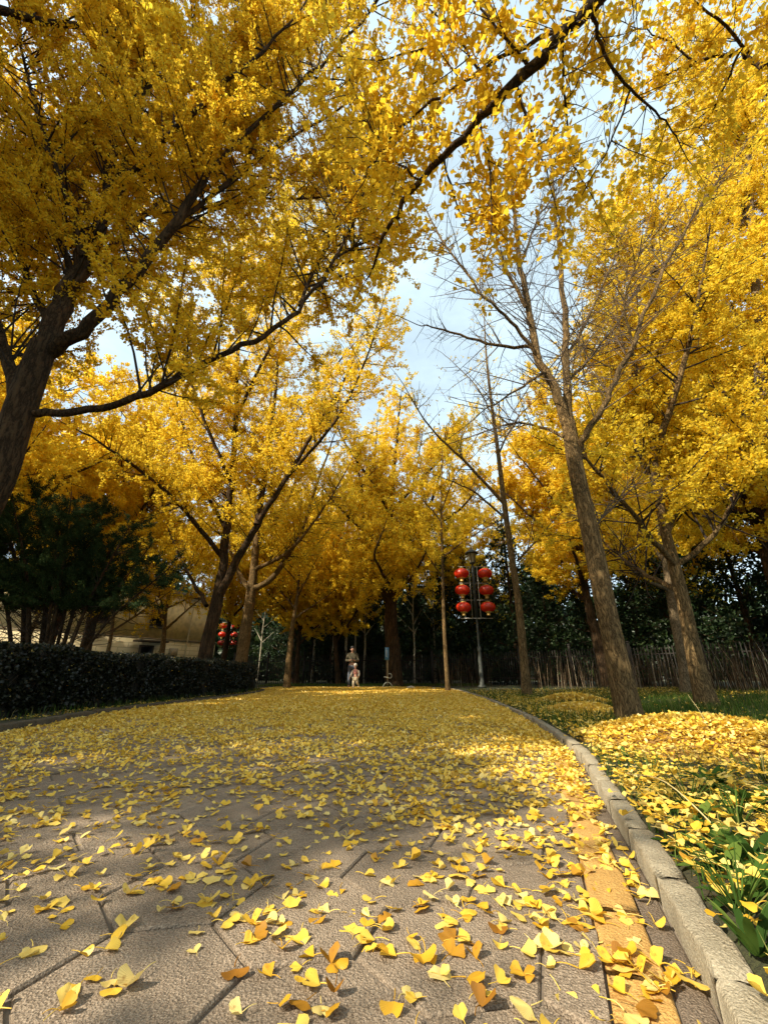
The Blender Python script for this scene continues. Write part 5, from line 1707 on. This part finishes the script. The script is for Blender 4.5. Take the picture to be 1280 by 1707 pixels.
def child_clothes(root, J, S, sc_):
    vest = plain('pink_vest', (.60, .24, .20), .85, scale=20); slv = plain('cream_fleece', (.72, .62, .50), .9, scale=25)
    trm = plain('cream_trousers', (.62, .52, .34), .9, scale=20); hatm = plain('white_knit_hat', (.75, .68, .56), .9, scale=40)
    lift = lambda k, r: (*J[k], r)
    skin('vest', sc_({'wa': (*J['wa'], .17, .16), 'ch': (*J['ch'], .165, .15), 'nk': (*J['nk'], .085)}), [('wa', 'ch'), ('ch', 'nk')], vest, root)
    for s in 'lr':
        skin('sleeve', sc_({'sh': lift('sh' + s, .088), 'el': lift('el' + s, .078), 'wr': lift('wr' + s, .06)}), [('sh', 'el'), ('el', 'wr')], slv, root)
    tr = {'pel': (*J['pel'], .17, .16)}; e = []
    for s in 'lr':
        tr.update({'hp' + s: lift('hp' + s, .115), 'kn' + s: lift('kn' + s, .088), 'an' + s: lift('an' + s, .07)})
        e += [('pel', 'hp' + s), ('hp' + s, 'kn' + s), ('kn' + s, 'an' + s)]
    skin('trousers', sc_(tr), e, trm, root)
    for s in 'lr':
        an = np.array(J['an' + s]); to = np.array(J['to' + s])
        skin('shoe', sc_({'a': (an[0], an[1] + .03, an[2] - .03, .055), 'c': (*to, .052)}), [('a', 'c')], slv, root)
    h1, h2 = np.array(J['hd1']), np.array(J['hd2'])
    skin('hat', sc_({'a': (h1[0], h1[1] + .04, h1[2] + .0, .135), 'b': (h2[0], h2[1] + .02, h2[2] + .02, .14), 'c': (h2[0], h2[1] + .02, h2[2] + .12, .05)}), [('a', 'b'), ('b', 'c')], hatm, root)


CH = dict(pel=(0, 0, .72), wa=(0, 0, .90), ch=(0, -.01, 1.14), nk=(0, -.02, 1.28), hd0=(0, -.04, 1.34), hd1=(0, -.05, 1.45), hd2=(0, -.04, 1.55), face=(0, -1, -.2),
          shl=(-.19, 0, 1.20), ell=(-.28, -.06, .96), wrl=(-.36, -.12, .74), pal=(-.38, -.14, .68), shr=(.19, 0, 1.20), elr=(.25, .06, .98), wrr=(.24, -.02, .78), par=(.235, -.04, .72),
          hpl=(-.10, 0, .66), knl=(-.12, -.08, .38), anl=(-.12, -.05, .10), tol=(-.13, -.20, .05), hpr=(.10, 0, .66), knr=(.13, -.02, .40), anr=(.16, .20, .22), tor=(.17, .17, .10))
pc_ = P(592, 1150, 18.7)
person((pc_[0], 18.7, .012), -.35, 'small child in white hat, pink vest and cream trousers walking before the man', .60, CH, child_clothes)

# blue-topped stand by the thick tree
pst = P(646, 1148, 20.6)
st = empty('metal_stand', (pst[0], 20.6, .01), 'slim tan stand with blue top and curved pale feet before the thick trunk', 'stand')
b = Bag(); b.box((0, 0, .75), (.06, .06, 1.3)); b.build('post', plain('tan_paint', (.34, .25, .12), .6), st, False)
b = Bag(); b.box((-.03, -.01, 1.47), (.19, .10, .56)); bp = b.build('blue_panel', plain('blue_paint', (.10, .27, .50), .45), st, False)
b = Bag(); b.box((-.06, -.065, 1.52), (.035, .012, .40)); b.box((.0, -.065, 1.47), (.02, .012, .34)); b.build('pale_stripe', plain('pale_blue', (.55, .65, .70), .5), bp, False)
pale_m = plain('pale_metal', (.55, .56, .45), .4, .2)
for s in (-1, 1):
    a = np.linspace(0, math.pi, 9)
    b = Bag(); b.tube([(s * (.02 + .20 * math.sin(t / 2) ** .8), -.05, .12 + .10 * math.cos(t)) for t in a], .022, 6, True); b.build('curved_foot', pale_m, st)
a = np.linspace(-1.4, 2.2, 10)
b = Bag(); b.tube([(.10 + .09 * math.cos(t), -.05, .50 + .10 * math.sin(t)) for t in a], .018, 6, True); b.build('hoop_handle', pale_m, st)
b = Bag(); b.tube([(-.16, -.04, .46), (.0, -.04, .43), (.10, -.04, .40)], .02, 6, True); b.build('side_arm', pale_m, st)
b = Bag(); b.box((0, -.05, .02), (.42, .18, .035)); b.build('foot_plate', pale_m, st, False)

# pale stone at the lawn edge
def stone(x, y, Y, r, label):
    p = P(x, y, Y); rg = np.random.default_rng(int(x))
    th = np.linspace(.05, math.pi - .05, 8); b = Bag(); b.lathe([(r * math.sin(t), r * .6 * math.cos(t)) for t in th], (0, 0, 0), 12)
    o = b.build('stone', plain('pale_stone', (.55, .50, .40), .9, scale=8), None)
    for vtx in o.data.vertices:
        vtx.co *= 1 + .18 * math.sin(vtx.co.x * 17 + vtx.co.y * 23 + x) + .1 * math.sin(vtx.co.z * 31)
    o.location = (p[0], Y, float(ground_z(p[0], Y)) + r * .35); tag(o, label, 'stone')


stone(684, 1150, 19.4, .16, 'pale stone on the leaf carpet right of the blue-topped stand')
stone(722, 1152, 18.0, .12, 'small pale stone at the grass edge below the slim young ginkgo')

# ------------------------------------------------------------------ light, sky, render settings
SUN_EL, SUN_AZ = R(40), math.atan2(-.78, -.60)
sd = np.array([math.sin(SUN_AZ) * math.cos(SUN_EL), math.cos(SUN_AZ) * math.cos(SUN_EL), math.sin(SUN_EL)])
sun_d = bpy.data.lights.new('sun', 'SUN'); sun_d.energy = 5.0; sun_d.angle = R(.55); sun_d.color = (1, .90, .72)
sun = bpy.data.objects.new('sun', sun_d); col.objects.link(sun)
sun.rotation_euler = Vector(tuple(sd)).to_track_quat('Z', 'Y').to_euler()
w = bpy.data.worlds.new('World'); scene.world = w; w.use_nodes = True
nt = w.node_tree; nt.nodes.clear()
sky = nt.nodes.new('ShaderNodeTexSky'); sky.sky_type = 'NISHITA'; sky.sun_disc = False
sky.sun_elevation = SUN_EL; sky.sun_rotation = SUN_AZ; sky.air_density = 1.0; sky.dust_density = 3.0; sky.ozone_density = 1.0
tc = nt.nodes.new('ShaderNodeTexCoord'); mp = nt.nodes.new('ShaderNodeMapping'); mp.inputs['Scale'].default_value = (1, 1, 2.2)
ns = nt.nodes.new('ShaderNodeTexNoise'); ns.inputs['Scale'].default_value = 3.2; ns.inputs['Detail'].default_value = 8; ns.inputs['Roughness'].default_value = .6
cr = nt.nodes.new('ShaderNodeValToRGB'); cr.color_ramp.elements[0].position = .25; cr.color_ramp.elements[1].position = .95; cr.color_ramp.elements[0].color = (.42, .42, .42, 1)
mx = nt.nodes.new('ShaderNodeMix'); mx.data_type = 'RGBA'; mx.inputs[7].default_value = (6.6, 8.3, 9.0, 1)
bg = nt.nodes.new('ShaderNodeBackground'); bg.inputs['Strength'].default_value = .10
ow = nt.nodes.new('ShaderNodeOutputWorld')
L = nt.links.new
L(tc.outputs['Generated'], mp.inputs[0]); L(mp.outputs[0], ns.inputs['Vector']); L(ns.outputs['Fac'], cr.inputs[0])
L(cr.outputs[0], mx.inputs[0]); L(sky.outputs[0], mx.inputs[6]); L(mx.outputs[2], bg.inputs[0]); L(bg.outputs[0], ow.inputs[0])

scene.view_settings.view_transform = 'Standard'
scene.view_settings.look = 'None'
scene.view_settings.exposure = 0.85
scene.view_settings.gamma = 1.0
scene.render.engine = 'CYCLES'
cy = scene.cycles
cy.max_bounces = 8; cy.diffuse_bounces = 4; cy.glossy_bounces = 2; cy.transmission_bounces = 8; cy.transparent_max_bounces = 4
cy.caustics_reflective = False; cy.caustics_refractive = False
print('objects', len(scene.objects))
